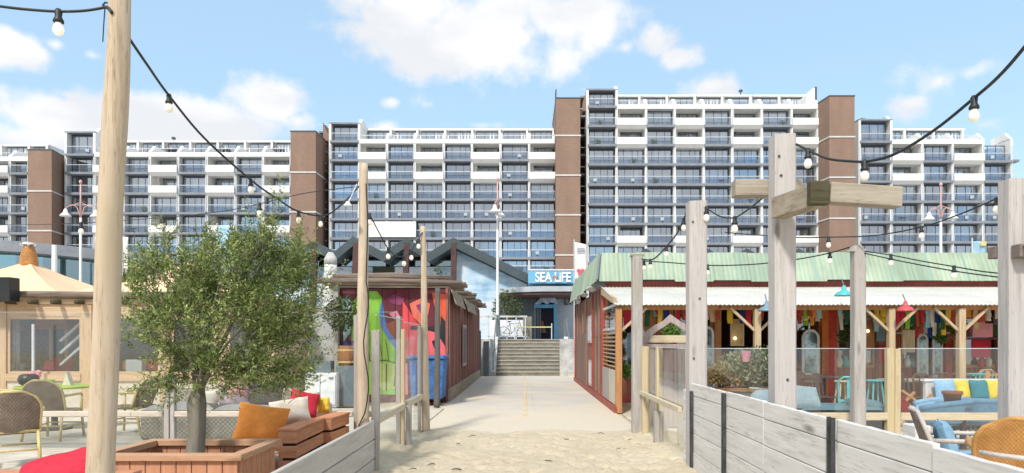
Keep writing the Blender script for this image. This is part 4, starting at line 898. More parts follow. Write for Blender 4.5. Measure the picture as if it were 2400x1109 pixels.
for a_ in range(5): MB().beam((X(848+14*a_,dh),dh-.018,Z(812-4*a_,dh)),(X(852+15*a_,dh),dh-.018,Z(846,dh)),.02,.006,(0,1,0)).build('painted_line', M['darkwood'], rh)
MB().tube([(X(840,dh),dh-.02,Z(828,dh)),(X(870,dh),dh-.02,Z(846,dh)),(X(905,dh),dh-.02,Z(844,dh)),(X(932,dh),dh-.02,Z(852,dh))], .012, 5).build('painted_line', M['darkwood'], rh)
paint([(962,772),(1044,778),(1044,768),(962,764)], M['black'], .020)
for k in range(13):
    y = dh+.05+.93*k; MB().box(hx1+.001, hx1+.035, y, y+.07, .34, 2.79).build('batten', M['wbatten'], rh)
for y0, y1 in ((dh-.02,19.4),(19.43,22.3),(22.33,25.2),(25.23,28.3)): MB().box(hx1+.001, hx1+.06, y0, y1, 0, .33).build('base_board', M['greywoody'], rh)
for y0, y1 in ((17.1,19.8),(20.9,24.4)): MB().prism([(hx1+.04,2.80),(hx1+.07,2.80),(hx1+.20,2.42),(hx1+.17,2.42)], 'y', y0, y1).build('flap_board', M['greywoody'], rh)
wf = MB().box(hx1+.036,hx1+.06,20.4,21.5,.75,2.0).build('window', M['greywood'], rh); MB().box(hx1+.061,hx1+.066,20.5,21.4,.85,1.9).build('pane', M['frame'], wf)
lr = random.Random(5)
for k in range(24):
    y = 16.55+.5*k; x0 = X(770,16.9)-lr.uniform(0,.3); x1 = hx1+lr.uniform(.15,.45); z = 2.94+lr.uniform(-.02,.03)
    MB().tube([(x0,y,z),((x0+x1)/2,y+lr.uniform(-.05,.05),z+lr.uniform(-.03,.03)),(x1,y+lr.uniform(-.06,.06),z+lr.uniform(-.04,.04))], [.07,.065,.05], 9, jitter=.2, seed=k).build('roof_log', M['log'], rh, True)
for z in (3.06,3.10): MB().tube([(X(780,16.7),16.7,z),(-3.2,16.6,z+.02),(hx1+.1,16.75,z-.02)], [.05,.05,.03], 8, jitter=.2, seed=z*9).build('roof_log', M['log'], rh, True)
MB().box(X(785,16.9),X(797,16.9),16.7,16.85,0,2.86).build('corner_post', M['greywood'], rh)
pl_ = tag(MB().ball((hx1+.05,27.4,3.03), (.13,.13,.16), 10, 8).build('ball_lamp', M['navy'], smooth=True), 'dark blue ball lamp perched on the far corner of the mural hut roof', 'ball_lamp')  # ball lamp built as a plain unlit ball
shrub((X(800,16.3),16.3,2.15), .42, .4, .42, 900, M['leaf2'], 'hanging_plant', 'yellow green plant at the left corner of the mural hut, under the logs', 'plant', .09, 11)
M['binblue'] = plain('bin_blue', (.045,.15,.38), .6, .38, 2.2)
bn = thing('waste_container', (X(1000,16.1),16.1,0), 'blue wheeled waste container in front of the mural', 'waste container')
x0, x1 = X(957,15.9), X(1041,15.9)
MB().prism([(x0+.06,.14),(x1-.06,.14),(x1,1.08),(x0,1.08)], 'y', 15.95, 16.7).build('body', M['binblue'], bn, bevel=.02)
MB().box(x0-.03, x1+.03, 15.9, 16.75, 1.082, 1.16).build('lid', M['binblue'], bn, bevel=.02)
for x_ in (x0+.15, (x0+x1)/2, x1-.15): MB().box(x_-.03, x_+.03, 15.92, 15.95, .2, 1.0).build('rib', M['binblue'], bn)
for x_ in (x0+.14, x1-.14):
    for y_ in (16.05,16.6): MB().tube([(x_-.03,y_,.07),(x_+.03,y_,.07)], .07, 12).build('wheel', M['black'], bn)
# ---- furniture on the left terrace
def armchair(weavem, canem, name='rattan_armchair', label='', cushion=None, group=None):
    t = thing(name, (0,0,0), label, 'chair', group)
    MB().grid(lambda a, b: (-.25+.5*a, -.26+.50*b, .44+.02*math.cos((a-.5)*3)*math.cos((b-.5)*3)), 8, 8).grid(lambda a, b: (-.25+.5*a, .24-.50*b, .405), 4, 4).build('seat', weavem, t, True)
    MB().tube([(-.25,-.26,.43),(.25,-.26,.43),(.27,.24,.43),(-.27,.24,.43),(-.25,-.26,.43)], .018, 6).build('seat_rim', canem, t, True)
    def bk(a, b, o=0):
        x = (a*2-1); w = .26*(1+.12*b)*math.sqrt(1-.80*(max(0,b-.5)/.5)**2.6); y = .24+.15*b-.07*(x*x)*(1-.3*b)+o; return (x*w, y, .42+.48*b - .05*max(0,abs(x)-.6)*b)
    MB().grid(lambda a, b: bk(a,b), 10, 10).grid(lambda a, b: bk(1-a,b,.015), 10, 10).build('backrest', weavem, t, True)
    rim = [bk(0,k/8) for k in range(9)]+[bk(k/8,1) for k in range(1,8)]+[bk(1,1-k/8) for k in range(9)]
    MB().tube(rim, .019, 7).build('back_rim', canem, t, True)
    for sx in (-1,1):
        MB().tube([(sx*.25,-.25,.66),(sx*.25,-.25,.42),(sx*.27,-.28,.0)], .019, 7).build('leg', canem, t, True)
        MB().tube([(sx*.25,.24,.43),(sx*.27,.33,.0)], .019, 7).build('leg', canem, t, True)
        MB().tube([(sx*.25,-.26,.65),(sx*.29,-.15,.675),(sx*.30,.1,.67),(sx*.26,.27,.66)], .02, 7).build('armrest', canem, t, True)
        MB().tube([(sx*.262,-.265,.2),(sx*.268,.285,.2)], .012, 6).build('stretcher', canem, t, True)
    MB().tube([(-.26,-.27,.22),(.26,-.27,.22)], .012, 6).build('stretcher', canem, t, True); MB().tube([(-.26,.29,.22),(.26,.29,.22)], .012, 6).build('stretcher', canem, t, True)
    if cushion: MB().pillow((0,-.01,.49), .48, .48, .1, (R(90),0,0)).build('seat_cushion', cushion, t, True)
    return t
g_ = 'grey rattan armchairs on the left terrace'
ca = armchair(M['weavegrey'], M['cane'], label='grey rattan armchair nearest the camera at the left, its back turned to it', group=g_)
copy_tree(ca, (X(128,10.3),10.3,.03), R(184), 'grey rattan armchair drawn up to the lime green table, seen from behind')
copy_tree(ca, (X(306,10.9),10.9,.03), R(268), 'grey rattan armchair facing left, just right of the big near pole')
copy_tree(ca, (X(-32,10.8),10.8,.03), R(95), 'grey rattan armchair at the left picture edge, only an arm showing')
ca.location = (X(28,8.0),8.0,.03); ca.rotation_euler = (0,0,R(216))
lt = thing('cafe_table', (X(128,11.4),11.4,.03), 'round lime green cafe table on a dark foot', 'table'); c_ = (X(128,11.4),11.4)
MB().lathe([(.55,.69),(.57,.705),(.57,.72),(.55,.73)], (c_[0],c_[1],.03), 28).build('tabletop', M['lime'], lt)
MB().lathe([(.26,0),(.26,.03),(.05,.06),(.045,.66),(.2,.689)], (c_[0],c_[1],.03), 16).build('foot', M['charcoal'], lt)
tag(MB().lathe([(.06,0),(.13,.04),(.155,.11),(.13,.18),(.09,.2),(.08,.185)], (X(67,11.2),11.2,.762), 18).build('lantern_bowl', M['black'], smooth=True), 'round black bowl on the lime green table', 'bowl')
fp = thing('pink_flower', (X(86,11.6),11.6,.762), 'pink flower in a tiny vase behind the black bowl', 'flower')
MB().lathe([(.03,0),(.035,.05),(.02,.1)], (X(86,11.6),11.6,.762), 8).build('vase', M['alu'], fp)
for k in range(7): a = k*.9; MB().ball((X(86,11.6)-.03+.05*math.cos(a),11.6+.05*math.sin(a),.92+.05*math.sin(2*a)), (.05,.05,.03), 8, 5, (a,.5,0)).build('petal', M['pink'], fp, True)
MB().tube([(X(86,11.6),11.6,.86),(X(86,11.6)-.03,11.6,.92)], .006, 5).build('stem', M['mgreen'], fp)
tag(MB().lathe([(.10,0),(.13,.05),(.12,.09)], (X(108,11.5),11.5,.762), 12).build('succulent_bowl', M['mgreen']), 'small green bowl right of the black bowl', 'bowl')
tag(MB().prism([(-.07,0),(.07,0),(0,.22)], 'y', -.05, .05).build('menu_card', M['cream'], offset=(0,0,0)), 'folded cream menu card on the lime green table', 'menu').location = (X(160,11.5),11.5,.762)
# wicker lounge sofa with cushions
ws = thing('wicker_sofa', (X(500,10.4),10.4,.03), 'low wicker lounge sofa with taupe seat behind the terrace rail', 'sofa')
x0, x1 = X(345,10.2), X(672,10.2)
MB().box(x0, x1, 10.0, 10.8, .05, .42).build('base', M['weavebasket'], ws, bevel=.03); MB().box(x0+.02, x1-.02, 10.8, 10.98, .05, .75).build('backrest', M['weavebasket'], ws, bevel=.03)
for a, b in ((.0,.5),(.5,1)): MB().pillow((x0+(x1-x0)*(a+b)/2,10.38,.49), (x1-x0)*.49, .78, .16, (R(90),0,0)).build('seat_cushion', M['taupe'], ws, True)
for px, py, w, h, c, rx, lab in ((478,945,.42,.42,'cream',-20,'cream scatter cushion at the left on the wicker sofa'),(545,930,.56,.40,'mauve',-30,'mauve cushion in the middle of the wicker sofa'),(532,962,.62,.22,'charcoal',-10,'long charcoal bolster at the front of the wicker sofa'),(560,910,.34,.3,'pink',-25,'pink cushion on top of the mauve one'),(625,925,.5,.42,'charcoal',-25,'charcoal cushion at the right end of the wicker sofa')):
    tag(MB().pillow(P(px,py,10.5 if c != 'charcoal' else 10.25), w, h, .16, (R(rx),0,R(rnd.uniform(-12,12))), seed=px).build('cushion', M[c], smooth=True), lab, 'cushion')
pf = thing('pouffe', (X(735,11.5),11.5,0), 'pale grey square pouffe between the sofa and the yellow cushion', 'pouffe'); MB().box(X(700,11.3),X(760,11.3),11.3,11.8,.05,.46).build('body', M['taupe'], pf, bevel=.04); MB().box(X(703,11.3),X(757,11.3),11.32,11.78,.03,.05).build('foot', M['black'], pf)
# slatted red cedar bench with cushions
def slat_crate(y0, y1, x, rz, label):
    t = thing('slatted_bench', (0,0,0), label, 'bench', 'red cedar slatted benches along the path'); L_ = y1-y0
    for z in (.03,.19,.35,.0):
        if z == .0: continue
        MB().box(-.10,-.075,0,L_,z,z+.115).build('slat', M['redcedar'], t, bevel=.004); MB().box(.075,.10,0,L_,z,z+.13).build('slat', M['redcedar'], t, bevel=.004)
        MB().box(-.099,.099,-.025,-.001,z,z+.13).build('end_slat', M['redcedarx'], t, bevel=.004); MB().box(-.099,.099,L_+.001,L_+.025,z,z+.13).build('end_slat', M['redcedarx'], t)
    MB().box(-.11,.11,-.03,L_+.03,.481,.51).build('top_rail', M['redcedar'], t, bevel=.004)
    for yy in (.03,L_-.08): MB().box(-.07,.07,yy,yy+.05,0,.479).build('inner_post', M['darkwood'], t)
    MB().box(-.85,-.101,0,L_,.26,.30).build('seat', M['redcedar'], t)
    for yy in (.05,L_-.1): MB().box(-.82,-.76,yy,yy+.06,0,.259).build('leg', M['darkwood'], t)
    t.location = (x, y0, .03); t.rotation_euler = (0,0,R(rz))
slat_crate(7.5, 8.55, -2.60, 1.2, 'nearer red cedar slatted bench, holding the orange cushion')
slat_crate(8.62, 9.25, -2.53, -4, 'farther red cedar slatted bench, close to the wired pole')
for px, py, dd, w, h, c, rx, ry, rz, lab in ((612,997,7.9,.56,.50,'orange',-25,10,14,'big orange cushion leaning on the nearer slatted bench'),(680,965,8.35,.46,.34,'cream',-30,-8,20,'cream cushion between the orange and the crimson cushion'),(712,948,8.9,.38,.36,'crimson',-20,15,30,'crimson cushion on the farther slatted bench'),(758,950,9.2,.16,.22,'sunyellow',-15,4,30,'small yellow cushion right of the crimson one'),(728,932,9.1,.22,.18,'cream',-20,10,10,'little cream cushion poking up behind the crimson cushion')):
    tag(MB().pillow(P(px,py,dd), w, h, .19, (R(rx),R(ry),R(rz)), seed=px).build('cushion', M[c], smooth=True), lab, 'cushion')
# near bench corner with red cushion
nb_ = thing('plank_bench', (X(150,5.2),5.2,.03), 'reddish plank bench in the lower left corner under the crimson cushion', 'bench')
MB().box(X(-60,5.2),X(340,5.2),4.9,5.02,.50,.53).build('seat_board', M['redcedarx'], nb_, bevel=.004); MB().box(X(-60,5.2),X(340,5.2),5.04,5.16,.502,.532).build('seat_board', M['redcedarx'], nb_, bevel=.004)
MB().box(X(-60,5.2),X(338,5.2),4.92,5.14,.03,.499).build('body', M['redcedarx'], nb_)
tag(MB().pillow((X(150,5.0),4.95,.545), .62, .34, .2, (R(-56),R(-14),R(8)), seed=9).build('cushion', M['crimson'], smooth=True), 'crimson cushion in the lower left corner beside the big near pole', 'cushion')
# ---- planter with olive tree
pt = thing('planter', (-3.16,6.52,0), 'square cedar planter holding the olive tree', 'planter')
px0, px1, py0, py1 = -3.83, -2.50, 6.02, 7.02
for a, b, c, d_ in ((px0,px1,py0,py0+.11),(px0,px1,py1-.11,py1)): MB().box(a,b,c,d_,.44,.50).build('rim', M['rimwood'], pt, bevel=.005)
for a, b in ((px0,px0+.11),(px1-.11,px1)): MB().box(a,b,py0+.112,py1-.112,.44,.50).build('rim', M['rimwoody'], pt, bevel=.005)
n_ = 9
for k in range(n_):
    w = (px1-px0-.1)/n_; a = px0+.05+w*k; MB().box(a+.004,a+w-.004,py0+.04,py0+.07,.03,.438).build('side_board', M['redcedarz'], pt, bevel=.003); MB().box(a+.004,a+w-.004,py1-.07,py1-.04,.03,.438).build('side_board', M['redcedarz'], pt)
n_ = 7
for k in range(n_):
    w = (py1-py0-.16)/n_; a = py0+.08+w*k; MB().box(px0+.04,px0+.07,a+.004,a+w-.004,.03,.438).build('side_board', M['redcedarz'], pt, bevel=.003); MB().box(px1-.07,px1-.04,a+.004,a+w-.004,.03,.438).build('side_board', M['redcedarz'], pt, bevel=.003)
MB().grid(lambda a, b: (px0+.08+(px1-px0-.16)*a, py0+.08+(py1-py0-.16)*b, .33+.03*mnoise.noise(Vector((a*5,b*5,0)))), 14, 10).build('soil', plain('dry_soil', (.10,.07,.05), .95, .3, 9), pt, True)
ot = thing('olive_tree', (X(457,6.55),6.55,.33), 'bushy olive tree with a short thick trunk growing in the cedar planter', 'tree')
M['bark'] = wood('olive_bark', (.27,.25,.20), (.10,.09,.065), 'z', knots=True, grain=34)
tr_ = random.Random(12); bs = Vector((X(457,6.55),6.55,.33)); fk = Vector((X(466,6.55),6.55,1.02))
BLB = [(405,895,55,45,.4),(600,885,95,45,.45),(500,880,80,40,.4),(545,925,60,18,.1),(660,490,20,45,.05),(610,540,30,50,.07),(380,590,26,40,.12),(712,600,22,45,.10),(640,560,45,60,.12),(405,560,40,50,.10),(560,600,70,50,.4),(520,760,190,120,1),(415,700,105,100,.9),(640,720,105,115,1),(555,640,165,80,1),(640,590,75,65,.35),(425,590,60,50,.22),(640,530,30,50,.05),(415,870,62,62,.5),(625,870,115,50,.6),(710,830,50,50,.30),(770,700,30,30,.05),(355,650,60,60,.5),(500,585,60,50,.2),(675,630,55,60,.4),(500,835,120,60,.75),(590,590,60,50,.25),(340,780,45,55,.3),(690,905,50,35,.12),(480,915,90,25,.12),(560,905,60,30,.25)]
q = MB(); q.tube([bs+Vector((0,0,-.05)), bs+Vector((.0,0,.06)), bs+Vector((.02,0,.3)), fk+Vector((-.02,0,-.12)), fk+Vector((.0,0,.03))], [.115,.080,.070,.082,.05], 18, jitter=.45)
for i, (px, py, rx, ry, wt) in enumerate(BLB[8:17]):
    e = P(px, py, 6.55)+Vector((0, tr_.uniform(-.35,.35), 0)); mid = fk.lerp(e, .5)+Vector((tr_.uniform(-.06,.06), tr_.uniform(-.06,.06), .05)); st_ = fk+Vector((tr_.uniform(-.04,.04), tr_.uniform(-.04,.04), tr_.uniform(-.06,0)))
    q.tube([st_, fk.lerp(mid,.5)+Vector((0,0,.02)), mid, e], [.030,.019,.011,.004], 7, jitter=.15, seed=i)
q.build('trunk', M['bark'], ot, True)
q = MB(); tw = MB(); tot = sum(b[2]*b[3]*b[4] for b in BLB)
for (px, py, rx, ry, wt) in BLB:
    cnt = int(3500*rx*ry*wt/tot)+3
    for _ in range(cnt):
        while True:
            u = Vector((tr_.uniform(-1,1), tr_.uniform(-1,1), tr_.uniform(-1,1)))
            if u.length < 1: break
        c = P(px, py, 6.55); s_ = 6.55/FPX*.90
        p = c+Vector((u.x*rx*s_, u.y*min(.55, (rx+ry)*.5*s_*1.1), u.z*ry*s_))
        if mnoise.noise(p*3.1) < -.17 or mnoise.noise(p*7.3) < -.38: continue
        d = (p-Vector((fk.x, fk.y, 1.35))).normalized()*.7+Vector((tr_.gauss(0,.35), tr_.gauss(0,.35), tr_.gauss(.40,.3))); d.normalize()
        wisp = wt < .2 or py < 580
        if wisp: d = (d*.5+Vector((0,0,.9 if py < 700 else .2))).normalized()
        ln = tr_.uniform(.12,.30)*(1.35 if wisp else 1); nl = int(ln/.0125); bend = Vector((tr_.gauss(0,.25), tr_.gauss(0,.25), tr_.gauss(-.1,.25)))
        prev = p
        for k in range(nl):
            t_ = k/nl; pp = p+d*ln*t_+bend*ln*t_*t_*.5; dd = (d+bend*t_).normalized(); sd = dd.cross(Vector((tr_.gauss(0,1),tr_.gauss(0,1),tr_.gauss(0,1)))).normalized()
            ld = (dd*.55+sd*(1 if k % 2 else -1)*.8).normalized(); l = tr_.uniform(.038,.068)*(1-.35*t_); wv = ld.cross(Vector((tr_.gauss(0,1),tr_.gauss(0,1),tr_.gauss(0,1)))).normalized()*l*.145
            q.add([pp, pp+ld*l*.5+wv, pp+ld*l, pp+ld*l*.5-wv], [(0,1,2,3)])
        if _ % 3 == 0: tw.tube([p-d*.10, p, p+d*ln*.5+bend*ln*.12, p+d*ln+bend*ln*.5], [.0035,.003,.0022,.001], 4, False)
M['olive'] = leafmat('olive_leaves', (.066,.12,.022), (.18,.25,.052), (.46,.52,.20))
q.build('crown', M['olive'], ot); tw.build('twigs', M['bark'], ot)
# ---- fences on the left
def post(x, y, z0, z1, w, d_, mat, parent, name='post', seed=0, lean=0):
    q = MB(); n = max(3, int((z1-z0)/.25)); rr = random.Random(seed)
    pts = [(a*w/2, b*d_/2) for a, b in ((-1,-.82),(-.82,-1),(.82,-1),(1,-.82),(1,.82),(.82,1),(-.82,1),(-1,.82))]
    vs = []
    for i in range(n+1):
        z = z0+(z1-z0)*i/n
        for a, b in pts:
            k = 1+.03*mnoise.noise(Vector((a*9+seed, b*9, z*3)))
            vs.append((x+a*k+lean*(z-z0)+.004*mnoise.noise(Vector((seed,z*1.5,0))), y+b*k, z+(0 if i < n else .012*mnoise.noise(Vector((a*40,b*40,seed))))))
    fs = [[i*8+j, i*8+(j+1)%8, (i+1)*8+(j+1)%8, (i+1)*8+j] for i in range(n) for j in range(8)]+[list(range(8))[::-1], [n*8+j for j in range(8)]]
    q.add(vs, fs); return q.build(name, mat, parent)
M['edge'] = plain('glass_edge', (.55,.62,.60), .3, .05, 2, 0, 0)
gf = thing('glass_fence', (-1.67,9.3,0), 'glass windbreak with pale rails along the left edge of the path', 'glass fence')
post(-1.66,7.60,0,1.62,.085,.07,M['greywood'],gf,seed=1)
post(-1.735,9.40,0,1.84,.06,.10,M['greywood'],gf,seed=2); post(-1.67,9.36,0,1.66,.05,.09,M['newwood'],gf,seed=3); post(-1.60,9.42,0,.62,.07,.09,M['greywood'],gf,seed=4)
post(-1.69,10.95,0,1.74,.05,.08,M['greywood'],gf,seed=5)
for a, b, zt_ in ((7.65,9.33,1.79),(9.46,10.9,1.76)):
    pane(-1.668,-1.668,a,b,.665,zt_,M['clear2'],gf); MB().box(-1.71,-1.625,a,b,.575,.655).build('rail', M['newwoody'], gf, bevel=.006); pane(-1.668,-1.668,a,b,.05,.57,M['clear2'],gf,'lower_pane'); MB().box(-1.674,-1.662,a,b,zt_+.001,zt_+.010).build('pane_edge', M['edge'], gf)
M['palerail'] = wood('pale_rail_wood', (.62,.55,.47), (.46,.39,.32), 'x')
gf2 = thing('glass_fence', (-4.5,9.4,0), 'glass windbreak running left across the terrace behind the planter', 'glass fence')
post(-4.93,9.42,0,1.02,.07,.08,M['greywood'],gf2,seed=6); post(-4.85,9.42,0,1.02,.06,.08,M['greywood'],gf2,seed=7); post(-2.33,9.42,0,1.86,.05,.06,M['greywood'],gf2,seed=8); post(-8.4,9.42,0,1.0,.08,.08,M['greywood'],gf2,seed=9)
for a, b in ((-12.,-8.45),(-8.35,-4.98),(-4.81,-2.36),(-2.30,-1.77)):
    pane(a,b,9.42,9.42,.02,1.90,M['clear'],gf2); MB().box(a,b,9.417,9.423,1.901,1.904).build('pane_edge', M['edge'], gf2); MB().box(a,b,9.36,9.41,.46,.54).build('rail', M['palerail'], gf2, bevel=.01)
M['greywash'] = wood('greyed_boards', (.56,.53,.49), (.36,.33,.29), 'y', grain=18, stain=(.47,.44,.40))
bf = thing('board_fence', (-1.67,5.3,0), 'low whitewashed board fence at the lower left edge of the path', 'fence')
for z in (.0,.212,.424): MB().box(-1.69,-1.65,2.6,7.55,z+.004,z+.205).build('board', M['greywash'], bf, bevel=.006)
for y in (3.2,5.4,7.45): MB().box(-1.735,-1.692,y,y+.07,0,.60).build('stake', M['greywood'], bf)
MB().box(-1.648,-1.63,7.50,7.56,0,.63).build('end_strip', M['greywood'], bf)
# ---- tall poles on the left
def pole(pts, rs, mat, name, label, n=18, jit=.07, seed=0, group='tall wooden poles carrying the light strings'):
    q = MB(); a, b = Vector(pts[0]), Vector(pts[-1]); k = 34; P_ = []; R_ = []
    for i in range(k+1):
        t_ = i/k; P_.append(a.lerp(b, t_)+Vector((.018*mnoise.noise(Vector((seed,t_*3,0))), .01*mnoise.noise(Vector((seed,t_*3,5))), 0))); R_.append(rs[0]+(rs[1]-rs[0])*t_)
    q.tube(P_, R_, n, jitter=jit, seed=seed); return tag(q.build(name, mat, smooth=True, offset=tuple(a)), label, 'pole', group)
POLE = pole([(-2.945,4.7,0),(-2.775,4.7,4.3)], (.093,.068), M['polewood'], 'wooden_pole', 'big debarked pole closest to the camera, rising out of the picture', 28, .16, 1)
L1 = pole([(X(850,9.2),9.2,0),(X(852,9.2),9.2,Z(384,9.2))], (.088,.058), M['polewood'], 'wooden_pole', 'tall slim pole with a cable winding up it, right of the olive tree', 14, .06, 2)
L2 = pole([(X(999,11.05),11.05,0),(X(991,11.05),11.05,Z(531,11.05))], (.066,.042), M['polewood'], 'wooden_pole', 'thin pale pole in front of the blue waste container', 12, .08, 3)
L3 = pole([(X(1024,15.5),15.5,0),(X(1026,15.5),15.5,Z(676,15.5))], (.07,.06), wood('dark_grey_post', (.15,.14,.13), (.07,.065,.06), 'z'), 'wooden_post', 'dark grey post at the near corner of the mural hut', 10, .08, 4, None)
q = MB(); q.tube([P(858,430,9.1), P(862,520,9.08)]+[P(858+6*math.sin(k*.9), 660+28*k, 9.08) for k in range(12)]+[P(840,1000,9.1)], .009, 6); tag(q.build('cable', M['cable']), 'black cable running down the tall slim pole', 'cable')
# ================================================================== right side of the path
M['corr'] = plankmat('green_roof_sheets', (.27,.36,.275), (.33,.405,.295), .92, 0, (.24,.36,.30), .5)
M['corry'] = plankmat('green_side_sheets', (.27,.36,.275), (.33,.40,.295), .92, 1, (.24,.36,.30), .5)
M['creamcorr'] = plain('cream_corrugated', (.56,.55,.51), .5, .1, 1.5)
M['redpaint'] = plain('red_paint', (.33,.07,.05), .5, .2, 3); M['brightred'] = plain('bright_red_paint', (.52,.05,.03), .45, .2, 3); M['orangepaint'] = plain('orange_paint', (.58,.17,.03), .5, .2, 3)
M['redbrown'] = plankmat('red_brown_boards', (.26,.085,.055), (.36,.13,.08), .14, 0, (.05,.015,.01)); M['rustside'] = plankmat('rust_side_boards', (.24,.10,.065), (.33,.16,.10), .16, 1, (.07,.03,.02))
M['orangewood'] = wood('orange_pine', (.52,.27,.12), (.34,.15,.06), 'z'); M['palepost'] = wood('pale_pine_post', (.56,.44,.29), (.38,.27,.16), 'z')
M['turq'] = plain('turquoise_enamel', (.08,.42,.44), .4, .12); M['enamelblue'] = plain('blue_grey_enamel', (.16,.26,.34), .35, .12); M['enamelred'] = plain('red_enamel', (.55,.08,.09), .35, .12)
M['rattanpanel'] = weave('rattan_panel', (.50,.33,.13), (.64,.45,.20), 40); M['terra'] = plain('terracotta', (.40,.15,.08), .8, .15)
df = 16.8
gh = thing('beach_hut', (8, df, 0), 'long red beach hut with a green corrugated roof and a veranda at the right', 'beach hut')
# roof: mansard of corrugated sheets, front and path side
zb, zt = Z(657,16.5), Z(592,16.85)
def frontroof():
    q = MB(); x0, x1, pitch = 1.80, 15.0, .11; n = int((x1-x0)/pitch*4); rr = random.Random(8); drop = [rr.uniform(-.035,.02) for _ in range(40)]
    vs = []
    for i in range(n+1):
        x = x0+(x1-x0)*i/n; o = .006*math.sin(2*math.pi*(x-x0)/pitch); dz = drop[int((x-x0)/.92)]
        xt = max(x, 1.85)
        vs += [(x, 16.5-o, zb+dz), (xt, 16.85-o, zt+dz*.4)]
    for i in range(n+1):
        vs += [(vs[2*i][0], vs[2*i][1]+.02, vs[2*i][2]-.005), (vs[2*i+1][0], vs[2*i+1][1]+.02, vs[2*i+1][2]-.005)]
    m = 2*(n+1); fs = []
    for i in range(n): a = 2*i; fs += [(a,a+2,a+3,a+1),(m+a,m+a+1,m+a+3,m+a+2),(a,m+a,m+a+2,a+2),(a+1,a+3,m+a+3,m+a+1)]
    return q.add(vs, fs)
frontroof().build('roof_front', M['corr'], gh)
def sideroof():
    q = MB(); y0, y1, pitch = 16.45, 26.0, .11; n = int((y1-y0)/pitch*4); vs = []
    for i in range(n+1):
        y = y0+(y1-y0)*i/n; o = .018*math.sin(2*math.pi*(y-y0)/pitch); vs += [(1.72-o, y, zb-.02), (1.86-o, max(y, 16.8), zt)]
    fs = [(2*i,2*i+2,2*i+3,2*i+1) for i in range(n)]; return q.add(vs, fs)
sd_ = sideroof().build('roof_side', M['corry'], gh); mo = sd_.modifiers.new('t','SOLIDIFY'); mo.thickness = .015
MB().tube([(1.74,16.44,zb),(1.86,16.83,zt+.01)], .03, 6).build('roof_corner_trim', M['slate'], gh)
MB().box(1.87, 15, 16.87, 26, zt-.1, zt-.04).build('roof_top', M['corr'], gh)
for y in (18.1,20.3,22.9): MB().obox((1.75,y,zb-.09), (.16,.8,.04), (0,R(30),R(4))).build('flashing', M['cheek'], gh)
# walls
MB().box(1.98, 15, df-.06, df-.001, zb-.24, zb+.0).build('fascia', M['redpaint'], gh)
MB().box(1.90, 15, df, 26, -.02, .16).build('floor', M['redpaint'], gh)
MB().box(1.86, 1.90, 14.15, 26, -.02, .14).build('plinth', M['redpaint'], gh)
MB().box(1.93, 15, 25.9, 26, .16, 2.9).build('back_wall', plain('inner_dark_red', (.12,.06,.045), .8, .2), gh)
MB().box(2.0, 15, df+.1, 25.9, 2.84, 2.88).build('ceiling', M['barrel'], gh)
MB().box(14.9, 15, df, 25.9, .161, 2.8).build('end_wall', M['redbrown'], gh)
# path side wall: rust boards, pale lower panels, windows, red corner posts
MB().box(1.93, 1.97, 19.6, 25.99, .15, 2.84).build('side_wall', M['rustside'], gh)
MB().box(1.93, 1.97, 16.95, 19.59, 1.62, 2.84).build('side_wall', M['rustside'], gh); MB().box(1.93, 1.97, 16.95, 19.59, .15, 1.6).build('side_wall', M['rustside'], gh)
for y0, y1 in ((21.6,22.5),(22.6,23.5),(23.6,24.6)): MB().box(1.895, 1.927, y0, y1, .15, 1.75).build('pale_board', M['wbatten'], gh)
for y0, y1, z0, z1 in ((19.7,20.7,1.45,2.25),(19.5,20.4,.2,.95)):
    wf = MB().box(1.905,1.928,y0,y1,z0,z1).build('window', M['cheek'], gh); MB().box(1.897,1.903,y0+.07,y0+(y1-y0)/2-.03,z0+.07,z1-.07).box(1.897,1.903,y0+(y1-y0)/2+.03,y1-.07,z0+.07,z1-.07).build('pane', M['hoarding'], wf)
for y in (16.85,19.25,25.85): MB().box(1.885, 1.99, y-.05, y+.05, .141, 2.86).build('red_post', M['redpaint'], gh)
for y in (17.6,18.4,21.1,22.55,23.55,24.7): MB().box(1.89, 1.929, y-.035, y+.035, .151, 2.84).build('side_batten', M['wbatten'], gh)
# veranda side: louvred panel, windows, low cream board
for y0, y1 in ((14.35,15.5),(15.6,16.7)):
    for k in range(9): MB().obox((1.93,(y0+y1)/2,.95+.09*k), (.05,y1-y0,.012), (0,R(35),0)).build('louvre', M['palepost'], gh)
    f = MB().box(1.91,1.95,y0,y1,1.75,1.8).box(1.91,1.95,y0,y1,2.25,2.3).build('side_window', M['cheek'], gh); pane(1.93,1.93,y0,y1,1.8,2.25,M['cabinglass'],f)
MB().box(1.90,1.93,14.3,15.4,.16,.88).build('cream_board', M['ply'], gh); MB().box(1.90,1.93,15.45,16.7,.16,.88).build('side_board', M['greywood'], gh)
# veranda canopy, corrugated cream sheet with drooping front edge
def canopy():
    q = MB(); x0, x1, p = 1.86, 15, .09; n = int((x1-x0)/p*4); vs = []
    for i in range(n+1):
        x = x0+(x1-x0)*i/n; o = .009*math.sin(2*math.pi*(x-x0)/p)
        vs += [(x,16.75,2.84+o),(x,14.45,Z(699,14.15)+.03+o),(x,14.12,Z(714,14.1)+o)]
    fs = []
    for i in range(n): a = 3*i; fs += [(a,a+3,a+4,a+1),(a+1,a+4,a+5,a+2)]
    return q.add(vs, fs)
cn = canopy().build('canopy', M['creamcorr'], gh); mo = cn.modifiers.new('t','SOLIDIFY'); mo.thickness = .01
MB().beam((1.89,16.72,2.72),(1.89,14.2,2.33),.05,.14).build('canopy_rafter', M['palepost'], gh)
for k in range(9): MB().beam((3.3+1.4*k,16.72,2.70),(3.3+1.4*k,14.3,2.29),.05,.10).build('canopy_rafter', M['orangewood'], gh)
MB().box(1.95,15,14.3,14.38,2.16,2.26).build('canopy_beam', M['orangewood'], gh)
